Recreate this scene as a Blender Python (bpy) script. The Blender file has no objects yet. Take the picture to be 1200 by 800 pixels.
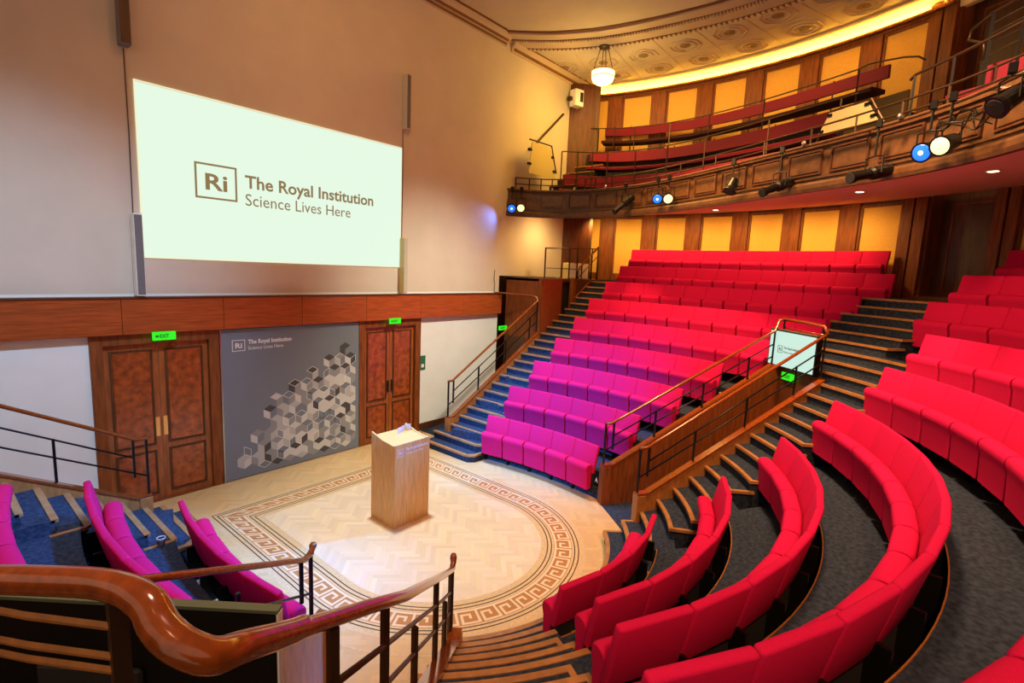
import bpy, bmesh, math, random
from mathutils import Vector, Matrix
random.seed(7)
C = bpy.context.scene.collection
S = bpy.context.scene
PI = math.pi
R = math.radians

# ------------------------------------------------------------------ camera
CX, CY, CZ = -4.78662, -9.22074, 3.91
yaw, pitch, roll = 0.876672, -0.140311, 0.043933
fw = Vector((math.sin(yaw)*math.cos(pitch), math.cos(yaw)*math.cos(pitch), math.sin(pitch)))
rt = fw.cross(Vector((0, 0, 1))).normalized(); up = rt.cross(fw)
r2 = math.cos(roll)*rt + math.sin(roll)*up
u2 = -math.sin(roll)*rt + math.cos(roll)*up
cam = bpy.data.cameras.new('camera'); cam.sensor_width = 36; cam.lens = 601.06/1200*36
cam.clip_start = 0.05; cam.clip_end = 100
co = bpy.data.objects.new('camera', cam); C.objects.link(co)
M = Matrix.Identity(4)
for i in range(3):
    M[i][0] = r2[i]; M[i][1] = u2[i]; M[i][2] = -fw[i]
M[0][3], M[1][3], M[2][3] = CX, CY, CZ
co.matrix_world = M
S.camera = co

# ------------------------------------------------------------------ world, exposure
w = bpy.data.worlds.new('world'); S.world = w; w.use_nodes = True
bg = w.node_tree.nodes['Background']; bg.inputs[0].default_value = (1.0, 0.68, 0.45, 1); bg.inputs[1].default_value = 0.45
S.view_settings.view_transform = 'Standard'; S.view_settings.look = 'None'
S.view_settings.exposure = 0.9; S.view_settings.gamma = 1.0

# ------------------------------------------------------------------ lights
def spot(name, loc, aim, power, col, ang=80, blend=0.8, size=0.25):
    l = bpy.data.lights.new(name, 'SPOT'); l.energy = power; l.color = col
    l.spot_size = R(ang); l.spot_blend = blend; l.shadow_soft_size = size
    o = bpy.data.objects.new(name, l); C.objects.link(o); o.location = loc
    o.rotation_euler = (Vector(aim)-Vector(loc)).to_track_quat('-Z', 'Y').to_euler()
    return o
def area(name, loc, aim, power, col, sx, sy):
    l = bpy.data.lights.new(name, 'AREA'); l.energy = power; l.color = col
    l.shape = 'RECTANGLE'; l.size = sx; l.size_y = sy
    o = bpy.data.objects.new(name, l); C.objects.link(o); o.location = loc
    o.rotation_euler = (Vector(aim)-Vector(loc)).to_track_quat('-Z', 'Y').to_euler()
    return o
COOL = (0.62, 0.74, 1.0); WARM = (1.0, 0.68, 0.34); AMBER = (1.0, 0.50, 0.10); BLUE = (0.03, 0.28, 1.0)
spot('stage_and_fill_spot', (0.2, -2.6, 9.2), (0.3, -3.3, 0), 2000, (0.76, 0.88, 1.0), 50, 1.0, 0.3)
spot('stage_and_fill_spot', (-5.6, -1.6, 5.7), (3.7, -3.1, 1.15), 6500, BLUE, 30, 1.0, 0.2)
spot('stage_and_fill_spot', (1.3, -1.0, 8.8), (3.7, -3.3, 0.7), 3600, BLUE, 37, 1.0, 0.25)  # added blue spot without a fixture, tints the front far seats violet
spot('stage_and_fill_spot', (4.9, -5.6, 5.2), (-3.5, -3.3, 0.5), 4200, BLUE, 34, 1.0, 0.2)
spot('stage_and_fill_spot', (-0.6, -8.0, 7.6), (-3.3, -3.4, 0.7), 3600, BLUE, 32, 1.0, 0.25)  # unseen blue spot added to turn the left block's front row purple
spot('stage_and_fill_spot', (5.50, -0.36, 5.38), (4.9, 0.05, 4.95), 17, (0.08, 0.25, 1.0), 100, 1.0, 0.03)
spot('stage_and_fill_spot', (-3.5, -6.5, 9.0), (-3.8, 0, 1.8), 1300, (0.48, 0.70, 1.0), 50, 1.0, 0.3)  # added wash, cools the lower left wall
spot('stage_and_fill_spot', (2.5, -6.5, 9.0), (3.4, 0, 1.4), 1700, (1.0, 0.98, 0.78), 48, 1.0, 0.3)  # added wash, brightens the lower right wall
spot('house_fill', (1.2, -7.5, 9.2), (4.2, -10.4, 1.5), 2100, (1.0, 0.55, 0.28), 98, 1.0, 0.5)  # warm fill spots added without visible fixtures, this one for the middle block
spot('house_fill', (3.6, -4.6, 9.2), (6.8, -5.4, 2.5), 1700, (1.0, 0.52, 0.20), 84, 1.0, 0.5)  # added fill for the far block
spot('house_fill', (-1.0, -4.5, 9.2), (2.0, 0, 5.5), 170, (1.0, 0.52, 0.18), 120, 1.0, 0.5)  # added orange fill for the upper front wall
spot('house_fill', (-3.5, -8.0, 9.0), (-4.9, -5.4, 1.0), 800, (1.0, 0.55, 0.38), 62, 1.0, 0.5)  # added fill for the near left block
spot('house_fill', (6.3, -3.4, 8.8), (7.8, 0, 6.7), 150, (1.0, 0.52, 0.0), 95, 1.0, 0.3)  # added spot that gilds the right end of the front wall
spot('house_fill', (-2.5, -5.5, 7.4), (8.3, -5.2, 4.0), 1600, (1.0, 0.52, 0.20), 34, 1.0, 0.4)  # added fill in mid-air, reaches the upper far rows below the gallery
spot('house_fill', (-2.5, -5.5, 7.4), (5.6, -10.0, 3.4), 1300, (1.0, 0.52, 0.20), 30, 1.0, 0.4)  # same mid-air point, added for the middle block's upper rows
spot('house_fill', (-5.2, -11.0, 8.6), (0.6, -8.0, 1.2), 1100, (1.0, 0.52, 0.26), 62, 1.0, 0.5)  # added above and behind the camera to lift the middle seat backs
spot('under_gallery_light', (7.1, -1.1, 5.25), (7.1, -0.3, 4.2), 75, (1.0, 0.66, 0.22), 150, 1.0, 0.08)

# ------------------------------------------------------------------ materials
EX = 2**0.9
def mat(name, col, rough=0.5, metal=0, noise=0.0, scale=20, stretch=(1, 1, 1), bump=0.0, emis=None, es=0, coat=0, sheen=0, col2=None, detail=3, spec=None):
    m = bpy.data.materials.new(name); m.use_nodes = True
    nt = m.node_tree; b = nt.nodes['Principled BSDF']
    b.inputs['Roughness'].default_value = rough; b.inputs['Metallic'].default_value = metal
    b.inputs['Base Color'].default_value = (*col, 1)
    if coat: b.inputs['Coat Weight'].default_value = coat; b.inputs['Coat Roughness'].default_value = 0.12
    if sheen: b.inputs['Sheen Weight'].default_value = sheen; b.inputs['Sheen Roughness'].default_value = 0.5
    if spec is not None: b.inputs['Specular IOR Level'].default_value = spec
    if emis: b.inputs['Emission Color'].default_value = (*emis, 1); b.inputs['Emission Strength'].default_value = es/EX
    if noise or bump:
        tc = nt.nodes.new('ShaderNodeTexCoord'); mp = nt.nodes.new('ShaderNodeMapping'); mp.inputs['Scale'].default_value = stretch
        n = nt.nodes.new('ShaderNodeTexNoise'); n.inputs['Scale'].default_value = scale; n.inputs['Detail'].default_value = detail
        nt.links.new(tc.outputs['Object'], mp.inputs[0]); nt.links.new(mp.outputs[0], n.inputs['Vector'])
        if noise:
            rp = nt.nodes.new('ShaderNodeValToRGB')
            c2 = col2 or tuple(max(0, c*(1-noise)) for c in col)
            rp.color_ramp.elements[0].position = 0.32; rp.color_ramp.elements[1].position = 0.68
            rp.color_ramp.elements[0].color = (*c2, 1); rp.color_ramp.elements[1].color = (*[min(1, c*(1+noise*0.4)) for c in col], 1)
            nt.links.new(n.outputs[0], rp.inputs[0]); nt.links.new(rp.outputs[0], b.inputs['Base Color'])
        if bump:
            bp = nt.nodes.new('ShaderNodeBump'); bp.inputs['Strength'].default_value = bump; bp.inputs['Distance'].default_value = 0.01
            nt.links.new(n.outputs[0], bp.inputs['Height']); nt.links.new(bp.outputs[0], b.inputs['Normal'])
    return m
def attr_mat(name, rough=0.4, coat=0.0, grain=0.12):
    m = bpy.data.materials.new(name); m.use_nodes = True
    nt = m.node_tree; b = nt.nodes['Principled BSDF']; b.inputs['Roughness'].default_value = rough
    if coat: b.inputs['Coat Weight'].default_value = coat; b.inputs['Coat Roughness'].default_value = 0.25
    a = nt.nodes.new('ShaderNodeAttribute'); a.attribute_name = 'tone'
    nt.links.new(a.outputs['Color'], b.inputs['Base Color'])
    return m
MT = dict(
    plaster=mat('painted_plaster', (0.66, 0.56, 0.45), 0.85, noise=0.06, scale=1.3, bump=0.05),  # off-white wall; the warm light on its upper part is put into this tan
    plaster_white=mat('white_plaster', (0.84, 0.84, 0.80), 0.8, noise=0.04, scale=2),
    ceiling=mat('ceiling_plaster', (0.62, 0.52, 0.38), 0.85, noise=0.05, scale=2),
    cornice=mat('cornice_plaster', (0.58, 0.44, 0.30), 0.8),
    cornice_dark=mat('cornice_brown', (0.19, 0.075, 0.022), 0.7),
    dentil=mat('dentil_plaster', (0.66, 0.52, 0.36), 0.8),
    cornice_mid=mat('rosette_plaster', (0.34, 0.22, 0.10), 0.8),
    cove=mat('cove_plaster', (0.85, 0.74, 0.42), 0.8),
    mahogany=mat('mahogany', (0.26, 0.052, 0.012), 0.32, noise=0.35, scale=6, stretch=(1, 1, 12), coat=0.3),
    mahogany_h=mat('mahogany_horizontal_grain', (0.40, 0.082, 0.018), 0.30, noise=0.35, scale=5, stretch=(0.6, 1, 12), coat=0.35),
    walnut=mat('walnut_panelling', (0.24, 0.064, 0.013), 0.5, noise=0.4, scale=5, stretch=(4, 4, 0.5), spec=0.3),
    walnut_dark=mat('dark_walnut', (0.10, 0.032, 0.010), 0.45, noise=0.35, scale=5, stretch=(4, 4, 0.5)),
    teak=mat('golden_teak', (0.40, 0.155, 0.035), 0.38, noise=0.25, scale=8, stretch=(3, 3, 0.8), coat=0.2),
    rail=mat('varnished_handrail', (0.25, 0.055, 0.008), 0.16, noise=0.3, scale=30, coat=0.35, detail=6),
    burl=mat('burl_veneer', (0.36, 0.075, 0.014), 0.3, noise=0.55, scale=9, coat=0.4, detail=8),
    door=mat('door_frame_wood', (0.36, 0.095, 0.020), 0.35, noise=0.3, scale=6, stretch=(4, 4, 0.6), coat=0.25),
    oak=mat('pale_oak_laminate', (0.76, 0.46, 0.16), 0.5, noise=0.22, scale=10, stretch=(6, 6, 0.4)),
    oak_end=mat('oak_nosing', (0.40, 0.19, 0.065), 0.45, noise=0.25, scale=10),
    carpet=mat('blue_grey_carpet', (0.036, 0.050, 0.080), 0.95, noise=0.5, scale=24, bump=0.25, detail=6, spec=0.1),
    fabric=mat('crimson_wool_fabric', (0.62, 0.008, 0.085), 0.9, noise=0.10, scale=160, bump=0.12, spec=0.12),
    gold=mat('gold_fabric_panel', (0.82, 0.46, 0.09), 0.75, noise=0.12, scale=38, bump=0.15, detail=5),
    black=mat('black_metal', (0.012, 0.011, 0.010), 0.35, metal=0.6),
    bronze=mat('bronze_metal', (0.075, 0.040, 0.018), 0.4, metal=0.6),
    steel=mat('steel', (0.55, 0.55, 0.55), 0.3, metal=1),
    brass=mat('brass', (0.85, 0.55, 0.20), 0.28, metal=1),
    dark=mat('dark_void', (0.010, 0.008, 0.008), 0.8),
    banner=mat('grey_banner_print', (0.17, 0.20, 0.235), 0.7),
    white=mat('white_paint', (0.82, 0.82, 0.80), 0.5),
    grey=mat('grey_speaker_cloth', (0.17, 0.15, 0.15), 0.7, noise=0.2, scale=200),
    speaker=mat('speaker_casing', (0.50, 0.44, 0.36), 0.55),
    screen=mat('glowing_projection', (0.02, 0.02, 0.02), 1.0, emis=(0.77, 0.93, 0.76), es=1.02, spec=0),
    screen_rim=mat('glowing_projection_edge', (0.02, 0.02, 0.02), 1.0, emis=(0.95, 0.86, 0.55), es=1.0, spec=0),
    screen_ink=mat('projected_lettering', (0.02, 0.02, 0.02), 1.0, emis=(0.30, 0.20, 0.085), es=0.9, spec=0),
    monitor=mat('lit_monitor_panel', (0.02, 0.02, 0.02), 0.4, emis=(0.60, 0.88, 0.76), es=0.95),
    monitor_ink=mat('monitor_lettering', (0.02, 0.05, 0.04), 0.6),
    exit=mat('green_exit_light', (0.0, 0.1, 0.0), 0.5, emis=(0.03, 0.95, 0.02), es=0.9),
    exit_ink=mat('exit_sign_lettering', (0.01, 0.10, 0.01), 0.6),
    exit_plate=mat('green_sign_plate', (0.02, 0.16, 0.08), 0.5),
    lampglass=mat('glowing_glass_bowl', (0.9, 0.8, 0.5), 0.4, emis=(1.0, 0.83, 0.36), es=3.2),
    led=mat('cove_light_strip', (1, 1, 1), 0.5, emis=(1.0, 0.56, 0.06), es=100),
    bluelens=mat('blue_lamp_lens', (0.02, 0.1, 0.8), 0.2, emis=(0.0, 0.10, 1.0), es=2.4),
    whitelens=mat('white_lamp_lens', (0.9, 0.9, 0.6), 0.2, emis=(1.0, 0.90, 0.38), es=1.25),
    downlight=mat('recessed_lamp', (1, 1, 1), 0.5, emis=(1.0, 0.78, 0.35), es=6),
    glass=mat('tinted_glass', (0.085, 0.06, 0.022), 0.1, coat=0.5),
    cream=mat('cream_board', (0.58, 0.47, 0.20), 0.6),
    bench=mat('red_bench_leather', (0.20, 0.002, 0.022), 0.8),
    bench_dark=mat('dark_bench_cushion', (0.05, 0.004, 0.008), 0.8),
    pier=mat('dark_red_walnut', (0.115, 0.026, 0.006), 0.5, noise=0.4, scale=5, stretch=(4, 4, 0.5), spec=0.3),
    fascia=mat('dim_walnut_front', (0.115, 0.050, 0.015), 0.45, noise=0.35, scale=5, stretch=(2, 2, 2)),  # walnut darkened to stand in for the dim light on the gallery front
    soffit=mat('pink_soffit_plaster', (0.85, 0.50, 0.38), 0.8),
    cup=mat('paper_cup', (0.62, 0.48, 0.32), 0.6), cupband=mat('cup_sleeve', (0.12, 0.05, 0.04), 0.6),
    greenedge=mat('green_glass_edge', (0.10, 0.14, 0.09), 0.2),
    parquet=attr_mat('parquet_tones', 0.30, 0.35), print=attr_mat('banner_cube_print', 0.7), 
    inlay_f=mat('oak_border_ground', (0.70, 0.47, 0.22), 0.3, noise=0.15, scale=30, coat=0.35), inlay_d=mat('dark_inlay', (0.05, 0.025, 0.012), 0.35), inlay_b=mat('brown_inlay', (0.46, 0.19, 0.05), 0.32, coat=0.3),
    inlay_l=mat('light_inlay', (0.78, 0.58, 0.34), 0.32, coat=0.3),
)

# ------------------------------------------------------------------ helpers
def nb(): return bmesh.new()
def link(name, bm, m, parent=None, smooth=False, loc=None):
    me = bpy.data.meshes.new(name); bm.normal_update(); bm.to_mesh(me); bm.free()
    me.materials.append(MT[m] if isinstance(m, str) else m)
    if smooth:
        for p in me.polygons: p.use_smooth = True
    o = bpy.data.objects.new(name, me); C.objects.link(o)
    if parent: o.parent = parent
    if loc: o.location = loc
    return o
def tag(o, label=None, cat=None, group=None, kind=None):
    if label: o['label'] = label
    if cat: o['category'] = cat
    if group: o['group'] = group
    if kind: o['kind'] = kind
    return o
def empty(name, loc=(0, 0, 0), rz=0, label=None, cat=None, group=None, kind=None):
    o = bpy.data.objects.new(name, None); C.objects.link(o); o.location = loc; o.rotation_euler = (0, 0, rz)
    o.empty_display_size = 0.1
    return tag(o, label, cat, group, kind)
def box(bm, a, b, mx=None):
    x0, y0, z0 = a; x1, y1, z1 = b
    vs = [bm.verts.new(p) for p in ((x0,y0,z0),(x1,y0,z0),(x1,y1,z0),(x0,y1,z0),(x0,y0,z1),(x1,y0,z1),(x1,y1,z1),(x0,y1,z1))]
    if mx is not None:
        for v in vs: v.co = mx @ v.co
    for f in ((3,2,1,0),(4,5,6,7),(0,1,5,4),(1,2,6,5),(2,3,7,6),(3,0,4,7)): bm.faces.new([vs[i] for i in f])
    return vs
def bbox(a, b, bev=0.01, seg=2, mx=None):
    bm = nb(); box(bm, a, b, mx)
    bmesh.ops.bevel(bm, geom=list(bm.edges), offset=bev, segments=seg, affect='EDGES', profile=0.5)
    return bm
def bx(a, b, mx=None):
    bm = nb(); box(bm, a, b, mx); return bm
def prism(bm, pts, h0, h1, mx=None):
    "pts: 2D polygon (x,y) extruded z h0..h1"
    n = len(pts)
    lo = [bm.verts.new((p[0], p[1], h0)) for p in pts]; hi = [bm.verts.new((p[0], p[1], h1)) for p in pts]
    if mx is not None:
        for v in lo+hi: v.co = mx @ v.co
    bm.faces.new(list(reversed(lo))); bm.faces.new(hi)
    for i in range(n): bm.faces.new((lo[i], lo[(i+1) % n], hi[(i+1) % n], hi[i]))
def tube(bm, pts, r, n=8, ry=None, cap=True):
    pts = [Vector(p) for p in pts]; rings = []
    prev = None
    for i, p in enumerate(pts):
        if i == 0: d = pts[1]-p
        elif i == len(pts)-1: d = p-pts[i-1]
        else: d = (pts[i+1]-p).normalized()+(p-pts[i-1]).normalized()
        d.normalize()
        ref = Vector((0, 0, 1)) if abs(d.z) < 0.95 else Vector((1, 0, 0))
        if prev is not None and abs(d.z) >= 0.6: ref = prev
        s = d.cross(ref).normalized(); t = s.cross(d).normalized(); prev = t
        ri = r[i] if isinstance(r, (list, tuple)) else r; rj = ri if ry is None else ry
        rings.append([bm.verts.new(p+s*math.cos(2*PI*k/n)*ri+t*math.sin(2*PI*k/n)*rj) for k in range(n)])
    for a, b in zip(rings[:-1], rings[1:]):
        for k in range(n): bm.faces.new((a[k], a[(k+1) % n], b[(k+1) % n], b[k]))
    if cap: bm.faces.new(list(reversed(rings[0]))); bm.faces.new(rings[-1])
def lathe(bm, prof, n=20, mx=None):
    rings = []
    for r, z in prof:
        ring = [bm.verts.new((r*math.cos(2*PI*k/n), r*math.sin(2*PI*k/n), z)) for k in range(n)]
        if mx is not None:
            for v in ring: v.co = mx @ v.co
        rings.append(ring)
    for a, b in zip(rings[:-1], rings[1:]):
        for k in range(n): bm.faces.new((a[k], a[(k+1) % n], b[(k+1) % n], b[k]))
    bm.faces.new(list(reversed(rings[0]))); bm.faces.new(rings[-1])
def strip(bm, inner, outer, z0, z1):
    "solid ribbon between two plan polylines of equal count"
    n = len(inner)
    g = [[bm.verts.new((p[0], p[1], z)) for p in pl] for pl, z in ((inner, z0), (outer, z0), (inner, z1), (outer, z1))]
    for i in range(n-1):
        bm.faces.new((g[2][i], g[2][i+1], g[3][i+1], g[3][i])); bm.faces.new((g[0][i], g[1][i], g[1][i+1], g[0][i+1]))
        bm.faces.new((g[0][i], g[0][i+1], g[2][i+1], g[2][i])); bm.faces.new((g[1][i+1], g[1][i], g[3][i], g[3][i+1]))
    for i in (0, n-1): bm.faces.new((g[0][i], g[2][i], g[3][i], g[1][i]))
def sweep(bm, plan, prof, closed=False):
    "prof: list of (outward offset, z); plan: list of (x,y,nx,ny)"
    rows = [[bm.verts.new((x+nx*o, y+ny*o, z)) for o, z in prof] for x, y, nx, ny in plan]
    m = len(prof)
    for a, b in zip(rows[:-1], rows[1:]):
        for k in range(m if closed else m-1):
            bm.faces.new((a[k], b[k], b[(k+1) % m], a[(k+1) % m]))
    if closed:
        bm.faces.new(list(reversed(rows[0]))); bm.faces.new(rows[-1])
def arcpts(c, r, a0, a1, n=24): return [(c[0]+r*math.cos(a0+(a1-a0)*i/n), c[1]+r*math.sin(a0+(a1-a0)*i/n)) for i in range(n+1)]
def text_mesh(name, s, size, m, mx, parent=None, bold=0.0, depth=0.002, sx=1.0):
    cu = bpy.data.curves.new(name, 'FONT'); cu.body = s; cu.size = size; cu.extrude = depth; cu.offset = bold; cu.resolution_u = 3
    o = bpy.data.objects.new(name+'_src', cu)
    me = bpy.data.meshes.new_from_object(o); bpy.data.objects.remove(o); bpy.data.curves.remove(cu)
    me.transform(mx @ Matrix.Diagonal((sx, 1, 1, 1))); me.name = name
    me.materials.clear(); me.materials.append(MT[m])
    ob = bpy.data.objects.new(name, me); C.objects.link(ob)
    if parent: ob.parent = parent
    return ob
def text_width(s, size, bold=0.0):
    cu = bpy.data.curves.new('t', 'FONT'); cu.body = s; cu.size = size; cu.offset = bold
    o = bpy.data.objects.new('t', cu); me = bpy.data.meshes.new_from_object(o)
    xs = [v.co.x for v in me.vertices]; bpy.data.objects.remove(o); bpy.data.curves.remove(cu); wd = (min(xs), max(xs)); bpy.data.meshes.remove(me)
    return wd
def fit_text(name, s, x0, x1, h, org, m, basis, parent=None, bold=0.0, depth=0.002):
    "writes s between local x0..x1, cap height h, baseline at org (basis columns: right, up, out)"
    size = h/0.70
    lo, hi = text_width(s, size, bold)
    sx = (x1-x0)/(hi-lo)
    mx = Matrix.Translation(Vector(org)) @ basis @ Matrix.Translation((x0-lo*sx, 0, 0))
    return text_mesh(name, s, size, m, mx, parent, bold, depth, sx)
def basis(right, upv):
    r = Vector(right).normalized(); u = Vector(upv).normalized(); o = r.cross(u)
    b = Matrix.Identity(4)
    for i in range(3): b[i][0] = r[i]; b[i][1] = u[i]; b[i][2] = o[i]
    return b
FRONT = basis((1, 0, 0), (0, 0, 1))
def frame_bm(x0, x1, z0, z1, t, y0, y1):
    bm = nb()
    box(bm, (x0, y0, z0), (x1, y1, z0+t)); box(bm, (x0, y0, z1-t), (x1, y1, z1))
    box(bm, (x0, y0, z0+t), (x0+t, y1, z1-t)); box(bm, (x1-t, y0, z0+t), (x1, y1, z1-t)); return bm
def emblem(parent, x0, x1, z0, z1, y, m, depth=0.003):
    link('emblem_frame', frame_bm(x0, x1, z0, z1, (z1-z0)*0.055, y-depth, y), m, parent)
    wd = x1-x0; h = z1-z0
    fit_text('emblem_letters', 'Ri', x0+wd*0.24, x1-wd*0.24, h*0.45, (0, y-depth, z0+h*0.27), m, FRONT, parent, bold=h*0.014, depth=0.001)

# ================================================================== STRUCTURE
CB = (0.069, -4.078)          # centre of the middle block of seats
C1 = (-3.753, -3.732)         # centre of curvature of the far block (mirrored for the near left block)
def RB(k): return 2.916+0.823*k
def RS(k): return 6.706+0.859*k
def RJ(j): return 2.065+0.2645*j
RISE = 0.152
W = (-1.0, -3.2); WR = 11.35

# front wall (behind the stage)
wf = empty('wall_front', kind='structure')
bm = nb()
box(bm, (-12, 0, 3.30), (5.6, 0.3, 9.9)); box(bm, (5.6, 0, 3.72), (10.6, 0.3, 9.9))
link('upper_plaster', bm, 'plaster', wf)
bm = nb()
box(bm, (-12, 0.0, 0), (-3.12, 0.3, 3.30)); box(bm, (2.92, 0, 0), (5.62, 0.3, 3.30))
box(bm, (-3.12, 0, 2.70), (2.92, 0.3, 3.30)); box(bm, (-1.42, 0.02, 0), (1.30, 0.3, 2.70))
link('lower_plaster', bm, 'plaster_white', wf)
link('passage_lining', bx((5.62, 0.5, 0), (9, 0.6, 3.72)), 'walnut_dark', wf)
bm = nb(); box(bm, (5.60, 0.005, 3.24), (5.64, 0.30, 3.72)); link('plaster_return', bm, 'plaster', wf)
bs = link('baseboard_front', bx((2.92, -0.025, 0), (5.5, 0, 0.16)), 'walnut_dark'); tag(bs, kind='structure')
bs = link('baseboard_front', bx((-8, -0.025, 0), (-3.12, 0, 0.16)), 'walnut_dark'); tag(bs, kind='structure')

# mahogany beam across the wall, seven joined boards
beam = empty('trim_1', kind='structure')
sx = [-9.5, -6.9, -5.5, -4.12, -2.74, -1.36, 0.0, 1.39, 2.83, 4.19, 5.62]
for a, b in zip(sx[:-1], sx[1:]):
    link('beam_panel', bbox((a+0.003, -0.14, 2.71), (b-0.003, 0, 3.24), 0.004, 1), 'mahogany_h', beam)
link('beam_ledge', bx((-9.5, -0.16, 3.24), (5.63, 0, 3.262)), 'walnut_dark', beam)

# ceiling
cl = empty('ceiling', kind='structure')
circ = lambda r, a0, a1, n=60: arcpts(W, r, R(a0), R(a1), n)
# outer flat ring and raised inner ceiling, split by the curved cornice
ZC = 9.6
def ringpt(aa):    # plan radius of the cornice (inner moulding line) around W, by angle in degrees
    t = [(30, 6.85), (27, 6.94), (16.3, 7.33), (8.5, 7.55), (-0.6, 7.72), (-6.2, 7.85), (-12.6, 8.05), (-20, 8.25), (-30, 8.45), (-50, 8.6), (-90, 8.6)]
    for (a, ra), (b, rb) in zip(t[:-1], t[1:]):
        if b <= aa <= a: return ra+(rb-ra)*(a-aa)/(a-b)
    return t[-1][1] if aa < -90 else t[0][1]
ANG = [34-i*1.5 for i in range(int((34+125)/1.5)+1)]
ring = []
for a in ANG:
    r = ringpt(a); ring.append((W[0]+r*math.cos(R(a)), W[1]+r*math.sin(R(a)), math.cos(R(a)), math.sin(R(a))))
ring = [p for p in ring if p[1] < 0.0 + 0.25]
wall_line = [(5.25-0.35*i, -0.12, 0.0, 1.0) for i in range(0, 50)]
bm = nb()
inner = [(p[0]+p[2]*0.45, p[1]+p[3]*0.45) for p in ring]; outer = [(W[0]+11.6*p[2], W[1]+11.6*p[3]) for p in ring]
strip(bm, inner, outer, ZC, ZC+0.1); link('outer_ring', bm, 'ceiling', cl)
bm = nb(); box(bm, (-12, -14.5, 9.68), (8.4, 0.2, 9.80)); link('raised_field', bm, 'ceiling', cl)
def mould(name, off0, off1, z0, z1, m):
    bm = nb(); sweep(bm, ring, [(off0, z0), (off0, z1), (off1, z1), (off1, z0)], True); link(name, bm, m, cl)
mould('cornice_fillet', -0.07, 0.0, 9.655, 9.69, 'cornice_dark')
mould('cornice_band', 0.0, 0.30, 9.62, 9.69, 'cornice')
mould('cornice_dark_band', 0.30, 0.39, 9.60, 9.69, 'cornice_dark')
mould('cornice_band', 0.39, 0.72, 9.585, 9.69, 'cornice')
# dentils
den = nb(); k = 0
acc = 0
for (x0, y0, n0, m0), (x1, y1, n1, m1) in zip(ring[:-1], ring[1:]):
    L = math.hypot(x1-x0, y1-y0); q = max(1, round(L/0.115))
    for i in range(q):
        t = (i+0.5)/q; x = x0+(x1-x0)*t; y = y0+(y1-y0)*t; nx = n0+(n1-n0)*t; ny = m0+(m1-m0)*t
        if y+ny*0.79 > -0.1: continue
        a = math.atan2(ny, nx); mx = Matrix.Translation((x+nx*0.79, y+ny*0.79, 9.565)) @ Matrix.Rotation(a, 4, 'Z')
        box(den, (-0.055, -0.030, -0.015), (0.055, 0.030, 0.04), mx)
tag(link('dentil_course', den, 'dentil', cl), kind='stuff')
mould('dentil_ground', 0.73, 0.85, 9.575, 9.60, 'cornice_dark')
den = nb()
for (x0, y0, n0, m0), (x1, y1, n1, m1) in zip(ring[:-1], ring[1:]):
    L = math.hypot(x1-x0, y1-y0); q = max(1, round(L/0.07))
    for i in range(q):
        t = (i+0.5)/q; x = x0+(x1-x0)*t; y = y0+(y1-y0)*t; nx = n0+(n1-n0)*t; ny = m0+(m1-m0)*t
        a = math.atan2(ny, nx); mx = Matrix.Translation((x+nx*0.35, y+ny*0.35, 9.59)) @ Matrix.Rotation(a, 4, 'Z')
        box(den, (-0.05, -0.02, -0.02), (0.05, 0.02, 0.02), mx)
tag(link('bead_course', den, 'cornice', cl), kind='stuff')
# straight cornice along the front wall, joined to the curved one
def lmould(name, prof, m, x0, x1):
    bm = nb(); sweep(bm, [(x0, 0, 0, -1), (x1, 0, 0, -1)], prof, True); link(name, bm, m, cl)
lmould('wall_cornice', [(0, 9.44), (0, 9.69), (0.25, 9.69), (0.22, 9.60), (0.08, 9.52), (0.04, 9.44)], 'cornice', -12, 5.55)
lmould('wall_cornice_fillet', [(0.25, 9.66), (0.25, 9.69), (0.30, 9.69), (0.30, 9.655)], 'cornice_dark', -12, 5.25)
lmould('wall_cornice_fillet', [(0.09, 9.53), (0.12, 9.55), (0.15, 9.56), (0.11, 9.515)], 'cornice_dark', -12, 5.5)
lmould('wall_cornice_fillet', [(0.04, 9.455), (0.05, 9.47), (0.08, 9.50), (0.06, 9.455)], 'cornice_dark', -12, 5.5)
lmould('wall_cornice', [(0, 9.38), (0, 9.6), (0.16, 9.6), (0.13, 9.54), (0.05, 9.46), (0.04, 9.38)], 'cornice', 5.75, 9.6)
lmould('wall_cornice_fillet', [(0.16, 9.59), (0.16, 9.6), (0.20, 9.6), (0.20, 9.585)], 'cornice_dark', 5.85, 9.3)
lmould('wall_cornice_fillet', [(0.045, 9.42), (0.05, 9.45), (0.085, 9.48), (0.07, 9.42)], 'cornice_dark', 5.8, 9.3)
# octagonal ceiling rosettes, two circles of them
def rosette(r, a, s):
    cxx, cyy = W[0]+r*math.cos(R(a)), W[1]+r*math.sin(R(a))
    def octo(bm, ro, ri, z0, z1):
        n = 8
        P = [[(q*math.cos(2*PI*(i+.5)/n), q*math.sin(2*PI*(i+.5)/n)) for i in range(n+1)] for q in (ri, ro)]
        strip(bm, P[0], P[1], z0, z1)
    e = empty('ceiling_rosette', (cxx, cyy, ZC), R(a)); e.parent = cl
    bm = nb(); octo(bm, .40*s, .36*s, -0.02, 0.0); octo(bm, .27*s, .245*s, -0.022, 0.0); link('octagon_rim', bm, 'cornice', e)
    bm = nb(); lathe(bm, [(0.13*s, 0), (0.13*s, -0.012), (0.09*s, -0.016), (0.09*s, -0.008), (0.035*s, -0.008)], 16); lathe(bm, [(0.03*s, 0), (0.03*s, -0.04), (0.01*s, -0.05)], 10)
    link('boss', bm, 'cornice_mid', e)
for k in range(-3, 7):
    a = 4.9-6.85*k
    if a < -40 or a > 22: continue
    rosette(9.30, a, 1.0); rosette(10.34, a-0.3, 1.0)
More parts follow.
